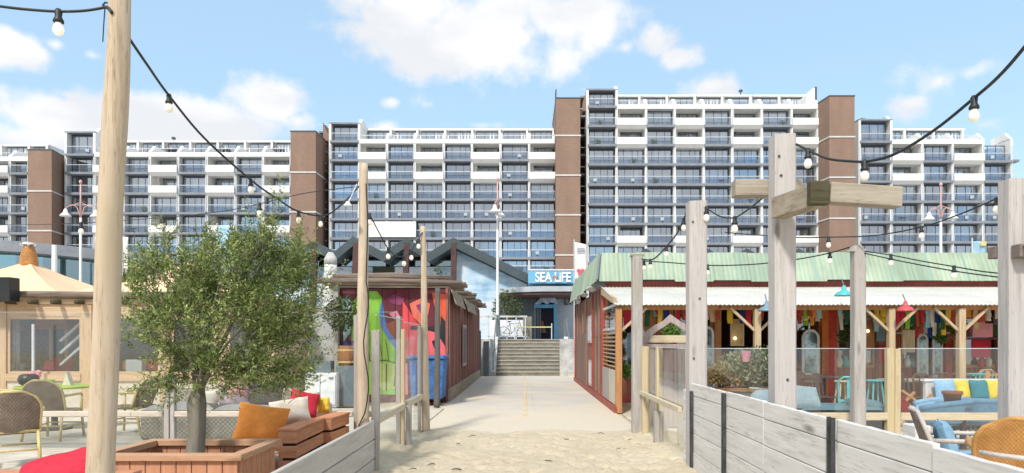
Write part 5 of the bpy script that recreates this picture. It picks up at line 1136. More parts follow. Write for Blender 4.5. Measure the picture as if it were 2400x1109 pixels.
def vpost(px, mat, w=.15, brace=True, dd=14.2):
    x = X(px, dd); MB().box(x-w/2, x+w/2, dd, dd+w, .0, 2.19).build('veranda_post', mat, gh, bevel=.008)
    if brace:
        for s in (-1,1): MB().beam((x+s*w*.4,dd+w/2,1.72),(x+s*.56,dd+w/2,2.2),.05,.06,(0,1,0)).build('brace', M['palepost'], gh)
vpost(1451, M['orangewood'], .13, False); MB().beam((2.02,14.27,1.72),(2.55,14.27,2.2),.05,.06,(0,1,0)).build('brace', M['palepost'], gh); vpost(1777, M['palepost'], .13); vpost(2092, M['palepost'], .13); vpost(2257, M['palepost'], .14); vpost(2420, M['palepost'], .13); vpost(2560, M['palepost'], .13)
# facade between veranda and interior
def facade(px0, px1, kind):
    x0, x1 = X(px0, df), X(px1, df)
    if kind == 'window':
        MB().box(x0, x1, df+.0, df+.06, .161, .85).build('sill_wall', M['redbrown'], gh)
        f = MB(); f.box(x0,x1,df,df+.07,.851,.92); f.box(x0,x1,df,df+.07,2.62,2.7); f.box(x0,x0+.06,df+.001,df+.069,.921,2.619); f.box(x1-.06,x1,df+.001,df+.069,.921,2.619); f.box(x0+.061,x1-.061,df+.01,df+.06,2.05,2.10)
        w = f.build('window', M['orangewood'] if rnd.random() < .6 else M['redpaint'], gh); pane(x0+.05,x1-.05,df+.04,df+.04,.91,2.63,M['hutglass'],w)
    elif kind == 'board': MB().box(x0, x1, df, df+.05, .161, 2.7).build('board_wall', M['redbrown'], gh)
for a, b, k in ((1418,1520,'window'),(1522,1580,'board'),(1582,1672,'window'),(1800,1862,'board'),(1862,1926,'window'),(1960,2050,'window'),(2052,2110,'board'),(2112,2214,'window'),(2234,2340,'window'),(2342,2460,'window')): facade(a,b,k)
for a, b, m_ in ((1675,1690,'orangewood'),(1926,1941,'orangepaint'),(1941,1960,'brightred'),(2215,2231,'brightred'),(1860,1866,'brightred'),(2338,2346,'redpaint')): MB().box(X(a,df-.1), X(b,df-.1), df-.12, df-.005, .161, 2.7).build('door_post', M[m_], gh)
# interior pieces, each its own thing
def hang(px0, px1, py0, py1, dd, mat, name, label, cat, th=.04, bev=.01):
    return tag(MB().box(X(px0,dd), X(px1,dd), dd-th/2, dd+th/2, Z(py1,dd), Z(py0,dd)).build(name, mat, bevel=bev), label, cat)
lampm = emit('warm_wall_lamp', (1,.75,.4), 2.2, (1,.9,.7))
def board_lamp(px, py, dd, t): MB().ball(P(px,py,dd-.08), .035, 10, 8).build('lamp', lampm, t, True)
t = thing('rattan_screen', (X(1727,15.2),15.2,Z(812,15.2)), 'framed rattan screen with a small lit lamp, hanging in the dark doorway', 'screen')
x0, x1, z0, z1 = X(1712,15.2), X(1743,15.2), Z(811,15.2), Z(748,15.2)
MB().box(x0+.03,x1-.03,15.19,15.21,z0+.03,z1-.03).build('panel', M['rattanpanel'], t); MB().box(x0,x0+.03,15.17,15.23,z0,z1).box(x1-.03,x1,15.17,15.23,z0,z1).box(x0+.031,x1-.031,15.171,15.229,z0,z0+.03).box(x0+.031,x1-.031,15.171,15.229,z1-.03,z1).build('frame', M['palepost'], t); board_lamp(1723,793,15.2,t)
def surf(px, py0, py1, w, dd, mat, label, lamp):
    x = X(px,dd); z0, z1 = Z(py1,dd), Z(py0,dd); h = z1-z0; t = thing('carved_board', (x,dd,z0), label, 'board')
    pts = []
    for k in range(24): a = 2*math.pi*k/24; pts.append((x+w/2*math.copysign(abs(math.cos(a))**.7, math.cos(a)), (z0+z1)/2+h/2*math.sin(a)))
    MB().prism(pts, 'y', dd-.03, dd+.03).build('plank', mat, t, bevel=.008); board_lamp(px-2, lamp, dd, t)
surf(1519, 713, 782, .25, 15.4, M['barrel'], 'rounded brown board with a lit lamp, under the left end of the veranda', 744)
surf(2036, 748, 822, .23, 15.6, M['barrel'], 'rounded brown board with a lit lamp, right of the slanting topped grey post', 776)
hang(2115,2144,773,826,15.3,M['palepost'],'pale_board','pale wooden board hanging right of the double fence post','board')
hang(2283,2296,727,772,15.0,M['rattanpanel'],'straw_mat','straw coloured mat hanging beside the rightmost braced veranda post','mat',.02)
hang(2272,2284,716,742,15.1,M['orange'],'orange_cloth','orange cloth hanging at the rightmost braced veranda post','cloth',.02)
hang(2270,2317,758,790,15.7,M['pink'],'pink_box','pink box on the high shelf at the right of the veranda','box',.3)
hang(2318,2355,745,790,15.9,M['mgreen'] if False else plain('olive_box', (.09,.12,.03), .7, .2),'olive_green_box','olive green box at the right end of the high shelf','box',.3)
hang(2332,2346,718,748,14.9,M['cream'],'white_poster','white card with dark marks hanging at the right of the veranda','card',.02)
tag(MB().box(X(2200,15.9),X(2400,15.9),15.6,16.1,Z(796,15.9),Z(791,15.9)).build('high_shelf', M['darkwood']), 'dark high shelf under the veranda roof at the right', 'shelf')
tag(MB().box(X(2100,15.9),X(2216,15.9),15.7,16.0,Z(783,15.9),Z(779,15.9)).build('bar_shelf', M['alu']), 'pale metal shelf behind the middle of the veranda', 'shelf')
# bunting lines: coloured cloths hung in a row
def bunting(px0, px1, py, dd, seq, label, hh=.42, sag=4):
    t = thing('bunting', (X(px0,dd),dd,Z(py,dd)), label, 'bunting', 'rows of coloured cloths under the veranda roof'); n = len(seq)
    cp = [P(px0+(px1-px0)*k/20, py+sag*math.sin(math.pi*k/20), dd) for k in range(21)]; MB().tube(cp, .006, 5).build('cord', M['cream'], t)
    for k, c in enumerate(seq):
        if c is None: continue
        a = (k+.5)/n; p = P(px0+(px1-px0)*a, py+sag*math.sin(math.pi*a), dd); w = rnd.uniform(.09,.16); h = hh*rnd.uniform(.7,1.15); ph = rnd.uniform(0,6)
        f = MB().grid(lambda u, v: (p.x+(u-.5)*w*(1-.15*v)+.01*math.sin(v*5+ph), dd+.03*math.sin(u*4+ph)*(v), p.z-h*v), 4, 6).build('cloth', M[c], t, True)
        mo = f.modifiers.new('t','SOLIDIFY'); mo.thickness = .006
M['dgreen'] = cloth('dark_green_cloth', (.03,.09,.05)); M['lgreen'] = cloth('leaf_green_cloth', (.22,.42,.05)); M['dblue'] = cloth('dark_blue_cloth', (.02,.05,.20)); M['peach'] = cloth('peach_cloth', (.66,.42,.28)); M['ltblue'] = cloth('light_blue_cloth', (.34,.50,.56)); M['brick2'] = cloth('brick_red_cloth', (.42,.08,.05))
bunting(1510,1612,716,14.8,['dgreen',None,'sunyellow','dblue',None,'crimson','brick2'],'row of green, yellow and red cloths above the arched board')
bunting(1648,1790,714,14.9,['cream','peach','brick2',None,'sunyellow',None,'dblue','crimson','lgreen','brick2'],'row of cloths with one long yellow strip, before the dark doorway')
bunting(1862,1925,714,15.0,['crimson','brick2','lgreen','brick2','orange','ltblue'],'row of cloths left of the red and orange door post', .26)
bunting(1962,2078,712,14.9,['ltblue','dgreen',None,'cream','dgreen','dgreen','sunyellow','sunyellow'],'row of light blue, dark green and yellow cloths beside the slanting topped post', .38)
bunting(2098,2250,716,14.8,['crimson','crimson','lgreen','dgreen','brick2','crimson','ltblue','cream','dblue','dgreen','sunyellow','brick2','lgreen'],'longest row of cloths, in all colours, left of the rightmost braced post', .44, 7)
bunting(2262,2420,716,14.9,['orange','peach','brick2','cream','charcoal','cream','dgreen','sunyellow','dgreen','crimson'],'row of cloths right of the rightmost braced veranda post', .36)
# enamel lamps
def enamel(px, py, dd, mat, label, r=.17):
    c = P(px,py,dd); t = thing('enamel_lamp', tuple(c), label, 'lamp'); MB().lathe([(.03,.16),(.045,.10),(.05,.06),(r*.7,.03),(r,-.03),(r*1.02,-.05),(r*.9,-.04)], c, 18).build('lamp_shade', mat, t, True); MB().tube([c+Vector((0,0,.16)), c+Vector((0,.1,.30))], .012, 6).build('hook', M['slate'], t)
enamel(1797,724,14.0,M['enamelblue'],'blue grey enamel lamp hanging left of the tallest grey post'); enamel(2122,724,13.9,M['enamelred'],'red enamel lamp hanging at the veranda edge above the double fence post'); enamel(1978,688,13.8,M['turq'],'turquoise enamel lamp perched on the cream canopy', .18)
# seats and tables in and before the veranda
def stool(px, dd, mat, label, h=.72, group='turquoise and dark bar stools under the veranda'):
    t = thing('bar_stool', (0,0,0), label, 'stool', group); MB().lathe([(.15,h-.03),(.165,h-.01),(.15,h)], (0,0,0), 16).build('seat', mat, t)
    for k in range(4):
        a = math.pi/4+k*math.pi/2; MB().tube([(.10*math.cos(a),.10*math.sin(a),h-.031),(.19*math.cos(a),.19*math.sin(a),0)], .016, 6).build('leg', mat, t)
    MB().tube([(.165*math.cos(a),.165*math.sin(a),.25) for a in [math.pi*k/8 for k in range(17)]], .010, 5, False).build('footring', mat, t)
    t.location = (X(px,dd),dd,.02); return t
stool(1905,13.0,M['charcoal'],'dark bar stool before the maroon sill, left of the red door post'); s2 = stool(2052,12.4,M['turq'],'turquoise bar stool left of the double fence post',.78); stool(2120,13.2,M['charcoal'],'dark bar stool right of the double fence post'); stool(2290,13.4,M['turq'],'turquoise bar stool before the window at the right',.85); stool(1975,13.2,M['palepost'],'pale wooden bar stool behind the slanting topped post')
def tubechair(px, dd, mat, label, rz=0):
    t = thing('metal_chair', (0,0,0), label, 'chair'); MB().box(-.19,.19,-.19,.19,.44,.46).build('seat', mat, t, bevel=.008)
    for sx in (-1,1):
        MB().tube([(sx*.17,-.17,.44),(sx*.2,-.2,0)], .015, 6).build('leg', mat, t); MB().tube([(sx*.17,.17,.44),(sx*.2,.22,0)], .015, 6).build('leg', mat, t)
    MB().tube([(-.18,.17,.46),(-.18,.22,.8),(-.1,.24,.87),(.1,.24,.87),(.18,.22,.8),(.18,.17,.46)], .017, 7).build('back_frame', mat, t); MB().box(-.05,.05,.19,.22,.47,.85).build('back_slat', mat, t)
    t.location = (X(px,dd),dd,.02); t.rotation_euler = (0,0,R(rz)); return t
tubechair(1995,11.8,M['turq'],'turquoise metal chair behind the slanting topped post',150); tubechair(2290,14.9,M['turq'],'turquoise metal chair beneath the pink box, far under the veranda',200); tubechair(1668,13.5,M['enamelblue'],'blue grey metal chair left of the dark doorway',170)
table((X(1890,13.9),13.9,.02),1.1,.7,.78,M['darkwood'],'dark long table before the window left of the red door post'); table((X(2190,13.3),13.3,.02),1.9,.7,.74,M['greywoodx'],'grey plank table right of the double fence post'); table((X(2330,15.2),15.2,.02),1.5,.7,.76,M['orangewood'],'orange pine table far under the veranda at the right'); table((X(1760,13.2),13.2,.02),1.0,.6,.74,M['orangewood'],'orange pine table before the dark doorway')
dk = thing('deck_chair', (X(2145,11.6),11.6,.02), 'folding wooden deck chair frame right of the double fence post', 'deck chair')
for s in (0,.5):
    MB().beam((X(2105,11.4),11.3+s,.10),(X(2175,11.4),11.3+s,.62),.035,.05,(0,1,0)).build('side_rail', M['orangewood'], dk); MB().beam((X(2175,11.4),11.34+s,.34),(X(2110,11.4),11.34+s,.68),.035,.05,(0,1,0)).build('side_rail', M['orangewood'], dk)
MB().grid(lambda a, b: (X(2110+62*b,11.4), 11.36+.44*a, .62-.5*b+.0-.04*math.sin(b*3)), 2, 8).build('sling', M['crimson'], dk, True)
rs = thing('lounge_sofa', (X(2290,11.6),11.6,.02), 'pale blue lounge sofa with a white backrest rail at the right', 'sofa')
x0, x1 = X(2195,11.6), X(2440,11.6)
MB().box(x0,x1,11.2,11.9,.20,.38).build('base', M['slate'], rs, bevel=.02); MB().box(x0,x1,11.92,12.0,.05,.80).build('backrest', M['whitewood'], rs); MB().box(x0-.03,x1+.03,11.90,12.03,.801,.84).build('back_rail', M['white'], rs)
for k in range(3): w = (x1-x0)/3; MB().pillow((x0+w*(k+.5),11.52,.44), w*.97, .7, .16, (R(90),0,0), seed=k).build('seat_cushion', M['sky'], rs, True)
for px, c, w, lab in ((2222,'sky',.42,'sky blue cushion at the left end of the lounge sofa'),(2262,'sunyellow',.26,'yellow cushion on the lounge sofa, left of the teal one'),(2302,'teal',.34,'teal cushion on the lounge sofa between the two yellow ones'),(2338,'sunyellow',.30,'yellow cushion on the lounge sofa, right of the teal one'),(2385,'sky',.4,'sky blue cushion at the right end of the lounge sofa')):
    tag(MB().pillow((X(px,11.7),11.78,.66), w*.95, .36, .14, (R(-14),0,R(rnd.uniform(-8,8))), seed=px).build('cushion', M[c], smooth=True), lab, 'cushion')
cr_ = thing('slatted_crate', (X(2200,12.1),12.1,.02), 'white slatted crate standing at the left end of the lounge sofa', 'crate')
for k in range(5): MB().box(X(2183,12.1),X(2196,12.1),12.0,12.3,.12+.14*k,.20+.14*k).build('slat', M['white'], cr_)
for x in (2184,2193): MB().box(X(x,12.1),X(x,12.1)+.02,12.301,12.32,.0,.78).build('upright', M['darkwood'], cr_)
pot = thing('flower_pot', (X(2232,9.4),9.4,.62), 'terracotta pot on the little dark table before the lounge sofa', 'pot'); c = (X(2232,9.4),9.4,.60)
MB().lathe([(.085,0),(.115,.17),(.13,.171),(.13,.215),(.11,.215)], c, 16).build('body', M['terra'], pot, True); MB().lathe([(.10,.19),(.02,.2)], c, 12).build('soil', M['darkwood'], pot)
table((X(2232,9.4),9.45,.02),.36,.36,.578,M['slate'],'little dark side table under the terracotta pot')
def tubarm(px, dd, rz, label):
    t = thing('lounge_armchair', (0,0,0), label, 'armchair', 'rounded sky blue armchairs on the right terrace')
    MB().lathe([(.28,.30),(.34,.32),(.35,.38),(.30,.42),(.05,.425)], (0,0,0), 20).build('seat', M['sky'], t, True)
    def sh(a, b, o): th = R(-25)+R(230)*a; r = .36+.07*b+o; return (r*math.cos(th), r*math.sin(th), .36+(.29-.10*abs(2*a-1)**3)*b)
    MB().grid(lambda a, b: sh(a,b,0), 22, 6).grid(lambda a, b: sh(1-a,b,.06), 22, 6).build('shell', M['sky'], t, True)
    MB().tube([tuple(Vector(sh(k/22,1,.03))) for k in range(23)], .04, 8).build('rim', M['sky'], t, True)
    for k in range(4): a = math.pi/4+k*math.pi/2; MB().tube([(.24*math.cos(a),.24*math.sin(a),.31),(.3*math.cos(a),.3*math.sin(a),0)], .016, 6).build('leg', M['palepost'], t)
    t.location = (X(px,dd),dd,.02); t.rotation_euler = (0,0,R(rz)); return t
a1 = tubarm(2280,9.9,185,'rounded blue armchair in front of the teal cushion, its back turned to the camera'); copy_tree(a1, (X(2186,9.7),9.7,.02), R(245), 'rounded blue armchair at the left end of the lounge sofa, seen from the side')
# daybed with pale cushions
dbd = thing('daybed', (X(1930,9.5),9.5,.02), 'low daybed with a sea grey mattress behind the whitewashed fence', 'daybed')
MB().box(X(1800,9.4),X(2070,9.4),9.2,9.95,.12,.52).build('base', M['charcoal'], dbd, bevel=.02); MB().pillow((X(1960,9.5),9.58,.57), 1.15, .7, .10, (R(90),0,0), seed=4).build('mattress', M['seaslate'], dbd, True)
for px, py, w, h, rx, rz, lab in ((1885,932,.42,.34,-35,10,'pale blue cushion right of the tallest grey post'),(1800,935,.44,.30,-40,-8,'pale blue cushion left of the tallest grey post'),(2030,952,.5,.2,-60,5,'flat sea grey cushion at the right end of the daybed')):
    tag(MB().pillow(P(px,py,9.45), w*1.12, h*1.12, .15, (R(rx),R(6),R(rz)), seed=px).build('cushion', M['paleblue' if 'pale' in lab else 'seaslate'], smooth=True), lab, 'cushion')
# lavender planter
lp = thing('flower_box', (X(1740,9.6),9.6,.02), 'weathered wooden flower box behind the whitewashed fence', 'flower box'); MB().box(X(1655,9.6),X(1810,9.6),9.5,10.0,.02,.80).build('box', M['greywoodx'], lp, bevel=.01); MB().box(X(1652,9.6),X(1813,9.6),9.47,10.03,.801,.84).build('rim', M['orangewood'], lp)
M['lav'] = leafmat('silver_herb_leaves', (.13,.16,.08), (.26,.28,.15), (.42,.40,.22)); M['dryg'] = leafmat('dry_ochre_leaves', (.22,.14,.05), (.36,.24,.08), (.46,.36,.12))
shrub((X(1750,9.7),9.72,1.12), .40, .24, .26, 2600, M['lav'], 'herb_bush', 'silvery green herb bush in the weathered flower box', 'bush', .06, 21)
shrub((X(1775,9.7),9.75,1.10), .26, .2, .34, 1300, M['leaf2'], 'herb_bush', 'darker green herb bush at the right end of the flower box', 'bush', .05, 22)
shrub((X(1690,9.7),9.7,1.02), .26, .2, .15, 1500, M['dryg'], 'herb_bush', 'low dry ochre plant at the left end of the flower box', 'bush', .05, 23)
tag(MB().lathe([(.045,0),(.075,.15),(.06,.15)], P(1748,848,9.5), 12).build('pink_pot', M['pink']), 'small pink pot sticking up out of the herb bush', 'pot')
# arched headboard standing by the path fence
ah = thing('arched_board', (X(1560,11.6),11.6,.02), 'weathered ogee arched board on a grey plank panel, right of the path', 'headboard'); dd = 11.6
def arch(ptsx, off): return ptsx
outer = [(1506,806),(1507,790),(1516,777),(1535,763),(1556,752),(1572,737),(1590,750),(1612,763),(1632,777),(1642,790),(1643,806)]
inner = [(1628,803),(1627,792),(1618,784),(1600,773),(1585,762),(1572,755),(1560,764),(1545,773),(1530,784),(1522,792),(1521,803)]
vs = [(X(a,dd),Z(b,dd)) for a, b in outer]; vi = [(X(a,dd),Z(b,dd)) for a, b in inner][::-1]
q = MB(); n = len(vs)
V_ = [(x,dd,z) for x, z in vs]+[(x,dd,z) for x, z in vi]+[(x,dd+.08,z) for x, z in vs]+[(x,dd+.08,z) for x, z in vi]; F_ = []
for i in range(n-1): F_ += [(i,i+1,n+i+1,n+i),(2*n+i,3*n+i,3*n+i+1,2*n+i+1),(i,2*n+i,2*n+i+1,i+1),(n+i,n+i+1,3*n+i+1,3*n+i)]
F_ += [(0,n,3*n,2*n),(n-1,3*n-1,4*n-1,2*n-1)]
M['mauvewood'] = wood('mauve_grey_wood', (.44,.37,.35), (.26,.20,.19), 'z')
q.add(V_, F_).build('arch_frame', M['mauvewood'], ah); MB().box(X(1520,dd),X(1630,dd),dd+.02,dd+.06,Z(803,dd),Z(786,dd)).build('cream_panel', M['newwoodx'], ah); MB().box(X(1503,dd),X(1646,dd),dd-.02,dd+.1,Z(815,dd),Z(806.5,dd)).build('bottom_rail', M['mauvewood'], ah)
for k in range(6): MB().box(X(1512+22*k,dd)+.004,X(1534+22*k,dd)-.004,dd+.01,dd+.05,.05,Z(815.5,dd)).build('plank', M['mauvewood'], ah)
# glass windbreaks on the right
gr = thing('glass_fence', (1.83,9.4,0), 'glass windbreak of fresh yellow pine along the right edge of the path', 'glass fence')
post(1.86,10.55,0,1.42,.10,.08,M['newwood'],gr,seed=11); post(1.895,9.62,0,1.42,.085,.08,M['newwood'],gr,seed=12); post(1.84,9.55,0,.52,.07,.10,M['greywood'],gr,seed=13); post(1.965,9.58,0,.48,.05,.10,M['greywood'],gr,seed=14)
MB().box(1.80,1.90,7.98,10.7,.66,.73).build('rail', M['newwoody'], gr, bevel=.008) if False else MB().box(1.795,1.842,7.98,10.7,.66,.73).build('rail', M['newwoody'], gr, bevel=.008)
pane(1.885,1.885,9.67,10.5,.05,1.41,M['clear'],gr); pane(1.87,1.87,7.98,9.58,.05,1.41,M['clear'],gr); MB().box(1.864,1.876,7.98,9.58,1.411,1.42).build('pane_edge', M['edge'], gr)
gr2 = thing('glass_fence', (4.5,9.0,0), 'glass windbreak across the right terrace behind the whitewashed fence', 'glass fence')
post(X(2085,9),9.0,0,1.41,.10,.09,M['newwood'],gr2,seed=15); post(X(2101,8.98),8.98,0,1.40,.072,.09,M['newwood'],gr2,seed=16); post(2.06,9.02,0,1.41,.08,.08,M['greywood'],gr2,seed=17); post(8.0,9.02,0,1.41,.08,.08,M['newwood'],gr2,seed=18)
for a, b in ((2.1,X(2078,9)),(X(2108,9),7.96)): pane(a,b,9.03,9.03,.04,1.40,M['hazy'],gr2); MB().box(a,b,9.024,9.036,1.401,1.409).build('pane_edge', M['edge'], gr2); MB().box(a,b,8.96,9.01,.46,.56).build('rail', M['newwoodx'], gr2, bevel=.006)
# whitewashed board fence
wfc = thing('board_fence', (1.86,5,0), 'tall whitewashed board fence running along the right edge of the path', 'fence')
wr = random.Random(4)
for (y0, y1, zo, xo) in ((7.63,7.97,-.09,.0),(6.32,7.60,0,0),(5.30,6.315,0.003,.002),(4.12,5.295,-.002,-.001),(3.10,4.06,0.002,.004),(1.9,3.095,-.012,-.003)):
    z = 1.035+zo; k = 0
    while z > .02:
        h = .135 if k == 0 else .205; z0 = max(0, z-h); m_ = MB(); ny = 14; j_ = wr.uniform(-.002,.002)
        x0 = 1.85+xo+j_; top_ = [z-.003+(.006*mnoise.noise(Vector((y0+ (y1-y0)*i/ny*9, k, 2))) if k == 0 else 0) for i in range(ny+1)]
        vs = []
        for i in range(ny+1):
            y = y0+.002+(y1-y0-.004)*i/ny; vs += [(x0,y,z0+.003),(x0+.035,y,z0+.003),(x0+.035,y,top_[i]),(x0,y,top_[i])]
        fs = [[4*i+a, 4*(i+1)+a, 4*(i+1)+(a+1)%4, 4*i+(a+1)%4] for i in range(ny) for a in range(4)]+[[0,1,2,3],[4*ny+3,4*ny+2,4*ny+1,4*ny]]
        m_.add(vs, fs).build('board', M['whitewood'], wfc, bevel=.004); z -= h; k += 1
M['iron'] = plain('worn_black_iron', (.05,.052,.055), .5, .5, 9)
for y, zt_ in ((7.52,.95),(6.30,1.02),(4.09,1.045)):
    MB().box(1.822,1.846,y-.035,y-.022,0,zt_).box(1.822,1.846,y+.022,y+.035,0,zt_).box(1.836,1.847,y-.0215,y+.0215,0,zt_-.02).build('iron_post', M['iron'], wfc)
for y in (6.9,5.8,4.8,3.6): MB().box(1.888,1.94,y,y+.07,0,.96).build('back_stake', M['greywood'], wfc)
# tall grey posts with cross beams
M['paintwood'] = wood('pale_grey_post_wood', (.53,.50,.485), (.38,.345,.32), 'z', grain=22, stain=(.47,.445,.43))
def tallpost(x, y, h, w, label, seed, mat=None, name='grey_post'):
    t = thing(name, (x, y, 0), label, 'post', 'tall grey wooden posts carrying the light strings'); post(x, y, 0, h, w, w, mat or M['paintwood'], t, 'shaft', seed); return t
T1 = tallpost(1.935, 7.7, Z(474,7.7), .20, 'tall grey post with a peeling patch near its top, at the whitewashed fence end', 31)
T2 = tallpost(X(1833,5.8), 5.8, Z(320,5.8), .18, 'tallest grey post, with rough cross beams nailed to it', 32)
T3 = tallpost(X(2373,6.0), 6.0, Z(422,6.0), .165, 'rightmost tall grey post, a dark crossbar behind it', 33)
T4 = tallpost(X(2011,8.6), 8.6, Z(585,8.6), .145, 'slender grey post with a slanting broken top', 34, M['greywood'])
T5 = tallpost(X(1493,10.8), 10.8, Z(601,10.8), .16, 'weathered grey post at the right edge of the path, nearest the green roofed hut', 35, M['greywood'])
MB().prism([(X(1997,8.5),Z(588,8.5)),(X(2026,8.5),Z(588,8.5)),(X(2022,8.5),Z(572,8.5)),(X(2004,8.5),Z(575,8.5))],'y',8.53,8.67).build('top_wedge', M['greywood'], T4); MB().box(X(1478,10.8),X(1508,10.8),10.72,10.9,Z(601,10.8)+.001,Z(597,10.8)).build('cap', M['greywoodx'], T5)
for px, py in ((1826,366),(1831,411),(1846,890)): MB().tube([P(px,py,5.70),P(px,py,5.72)], .011, 8).build('bolt', M['iron'], T2)
for px, py in ((1624,520),(1640,700),(1626,840)): MB().tube([P(px,py,7.59),P(px,py,7.61)], .012, 8).build('bolt', M['iron'], T1)
MB().box(X(1722,5.92),X(1880,5.92),5.895,6.02,Z(460,5.92),Z(421,5.92)).build('cross_beam', M['greywoodx'], T2, bevel=.006)
MB().beam((2.105,5.68,2.605),(2.235,5.13,2.605),.125,.175).build('cross_beam', M['greywoody'], T2, bevel=.006)
MB().box(X(1900,5.05),X(1945,5.05),5.05,5.125,2.515,2.69).build('mossy_end', M['mossy'], T2, bevel=.006)
MB().beam((X(1946,5.06),5.11,2.605),(X(2118,5.06),5.13,2.575),.12,.15).build('cross_beam', M['greywoodx'], T2, bevel=.006)
M['oldbeam'] = wood('old_brown_beam', (.27,.22,.19), (.12,.10,.08), 'x')
MB().box(X(2314,6.2),X(2372,6.2),6.09,6.20,Z(608,6.2),Z(581,6.2)).build('cross_beam', M['oldbeam'], T3, bevel=.005); MB().box(X(2381,5.85),X(2480,5.85),5.80,5.91,Z(604,5.85),Z(573,5.85)).build('cross_beam', M['oldbeam'], T3, bevel=.005)
# chairs in front at the right
hc = armchair(M['weavehoney'], M['honeycane'], label='honey coloured rattan armchair in the lower right corner, seen from behind', cushion=M['cream'])
hc.location = (X(2392,5.2),5.2,.02); hc.rotation_euler = (0,0,R(150)); hc.scale = (1.12,1.12,1.03)
gc = armchair(M['weavegrey'], M['palecane'], label='grey backed rattan armchair with a sky blue seat cushion, left of the honey coloured one', cushion=M['sky'])
gc.location = (X(2258,5.75),5.75,.02); gc.rotation_euler = (0,0,R(64))
tag(MB().pillow((X(2262,5.7)-.10,5.80,.66), .36, .34, .14, (R(-15),0,R(64)), seed=2).build('cushion', M['sky'], smooth=True), 'sky blue cushion on the grey backed rattan armchair', 'cushion')
tag(MB().tube([P(2296,1060,4.6), P(2345,1068,4.5), P(2430,1078,4.4)], .017, 8).build('cane_rail', M['palecane'], smooth=True), 'pale cane rail just above the whitewashed fence in the lower right corner', 'rail')
fs_ = thing('foot_stool', (X(2150,7.2),7.2,.02), 'white block stool on thin legs behind the whitewashed fence', 'stool'); MB().box(X(2133,7.2),X(2170,7.2),7.1,7.35,.42,.62).build('block', M['whitewood'], fs_, bevel=.01)
for s in (2137,2166): MB().box(X(s,7.2)-.015,X(s,7.2)+.015,7.2,7.23,0,.419).build('leg', M['orangewood'], fs_)

# ---- more of the veranda's clutter, each piece a thing of its own
def arch_mirror(px0, px1, py0, py1, dd, label, glassm):
    x0, x1, z0, z1 = X(px0,dd), X(px1,dd), Z(py1,dd), Z(py0,dd); r = (x1-x0)/2; t = thing('arched_mirror', ((x0+x1)/2,dd,z0), label, 'mirror')
    def outl(e, o=0): return [(x0+e, z0+e)]+[((x0+x1)/2-(r-e)*math.cos(math.pi*k/12), z1-r+(r-e)*math.sin(math.pi*k/12)) for k in range(13)]+[(x1-e, z0+e)]
    MB().prism(outl(0), 'y', dd, dd+.04).build('frame', M['hoarding'], t); MB().prism(outl(.06), 'y', dd-.006, dd-.002).build('mirror_glass', glassm, t)
M['mirror'] = plain('cloudy_mirror', (.26,.36,.40), .12, .6, 2.2, .5, 0)
arch_mirror(1880,1921,772,880,16.6,'white framed arched mirror in the window left of the red door post',M['mirror'])
arch_mirror(1640,1674,765,870,16.5,'narrow arched mirror beside the orange door post at the left of the doorway',M['mirror'])
arch_mirror(2150,2176,782,880,16.6,'arched mirror right of the pale hanging board, middle of the veranda',M['mirror'])
arch_mirror(2186,2210,788,885,16.6,'arched mirror just left of the far bright red post',M['mirror'])
def hplant(px, py, r, dd, label, seed): shrub(tuple(P(px,py,dd)), r, r*.6, r*.8, 520, M['leaf2'] if seed % 2 else M['vinegreen'], 'hanging_plant', label, 'plant', .07, seed)
M['vinegreen'] = leafmat('fresh_vine_leaves', (.05,.12,.02), (.10,.22,.04), (.22,.34,.07))
for px, py, r, dd, lab in ((1760,727,.14,15.2,'small vine hanging at the top right of the dark doorway'),(1574,780,.18,13.4,'leafy plant seen through the opening of the arched board'),(2142,748,.28,15.4,'bushy vine behind the red enamel lamp'),(2240,765,.24,15.6,'vine hanging left of the rightmost braced post'),(1880,725,.2,15.6,'vine above the white framed arched mirror'),(1985,790,.22,15.8,'grey green plant right of the red door post'),(2375,770,.3,15.6,'dark vine beyond the rightmost tall grey post'),(2206,792,.14,15.5,'little plant on the pale metal shelf'),(1466,870,.16,15.0,'low plant behind the orange corner post of the veranda')):
    hplant(px, py, r, dd, lab, int(px))
for i, (px, c, h, lab) in enumerate(((1968,'cream',.34,'cream vase on the sill just right of the red door post'),(1984,'turq',.28,'turquoise vase on the sill, second from the red door post'),(1996,'cream',.22,'short cream vase on the sill beside the turquoise one'),(2128,'alu',.30,'pale metal jug on the sill left of the middle arched mirror'),(2140,'enamelblue',.24,'blue grey jug on the sill left of the middle arched mirror'),(2246,'cream',.30,'cream vase on the sill behind the rightmost braced post'),(2300,'crimson',.26,'crimson vase on the sill below the pink box'),(2318,'cream',.3,'cream vase on the sill beside the crimson one'),(1610,'alu',.3,'pale metal jug on the sill behind the arched board'))):
    tag(MB().lathe([(.05,0),(.08,h*.3),(.07,h*.6),(.035,h*.8),(.05,h)], (X(px,16.7),16.72,.86), 12).build('vase', M[c], smooth=True), lab, 'vase')
bunting(1964,2110,736,15.5,['cream',None,'dgreen','sunyellow',None,'ltblue',None,'sunyellow','dgreen'],'lower row of cloths with two yellow ones right of the slanting topped post', .34)
bunting(2120,2216,742,15.4,['lgreen',None,'crimson','brick2','ltblue','dblue','cream','dgreen','sunyellow'],'lower row of narrow cloths between the two braced posts', .40, 5)
bunting(1868,1924,736,15.5,['brick2','lgreen','orange','cream'],'lower row of four cloths above the white framed arched mirror', .2)
hang(2276,2322,796,838,16.2,M['crimson'],'red_banner','red banner low on the wall under the pink box','banner',.02)
hang(2240,2256,800,870,16.4,M['ltblue'],'blue_towel','light blue towel hanging left of the rightmost braced post','towel',.02)
hang(1462,1480,716,765,15.0,M['crimson'],'red_towel','red towel hanging just right of the orange corner post','towel',.02)
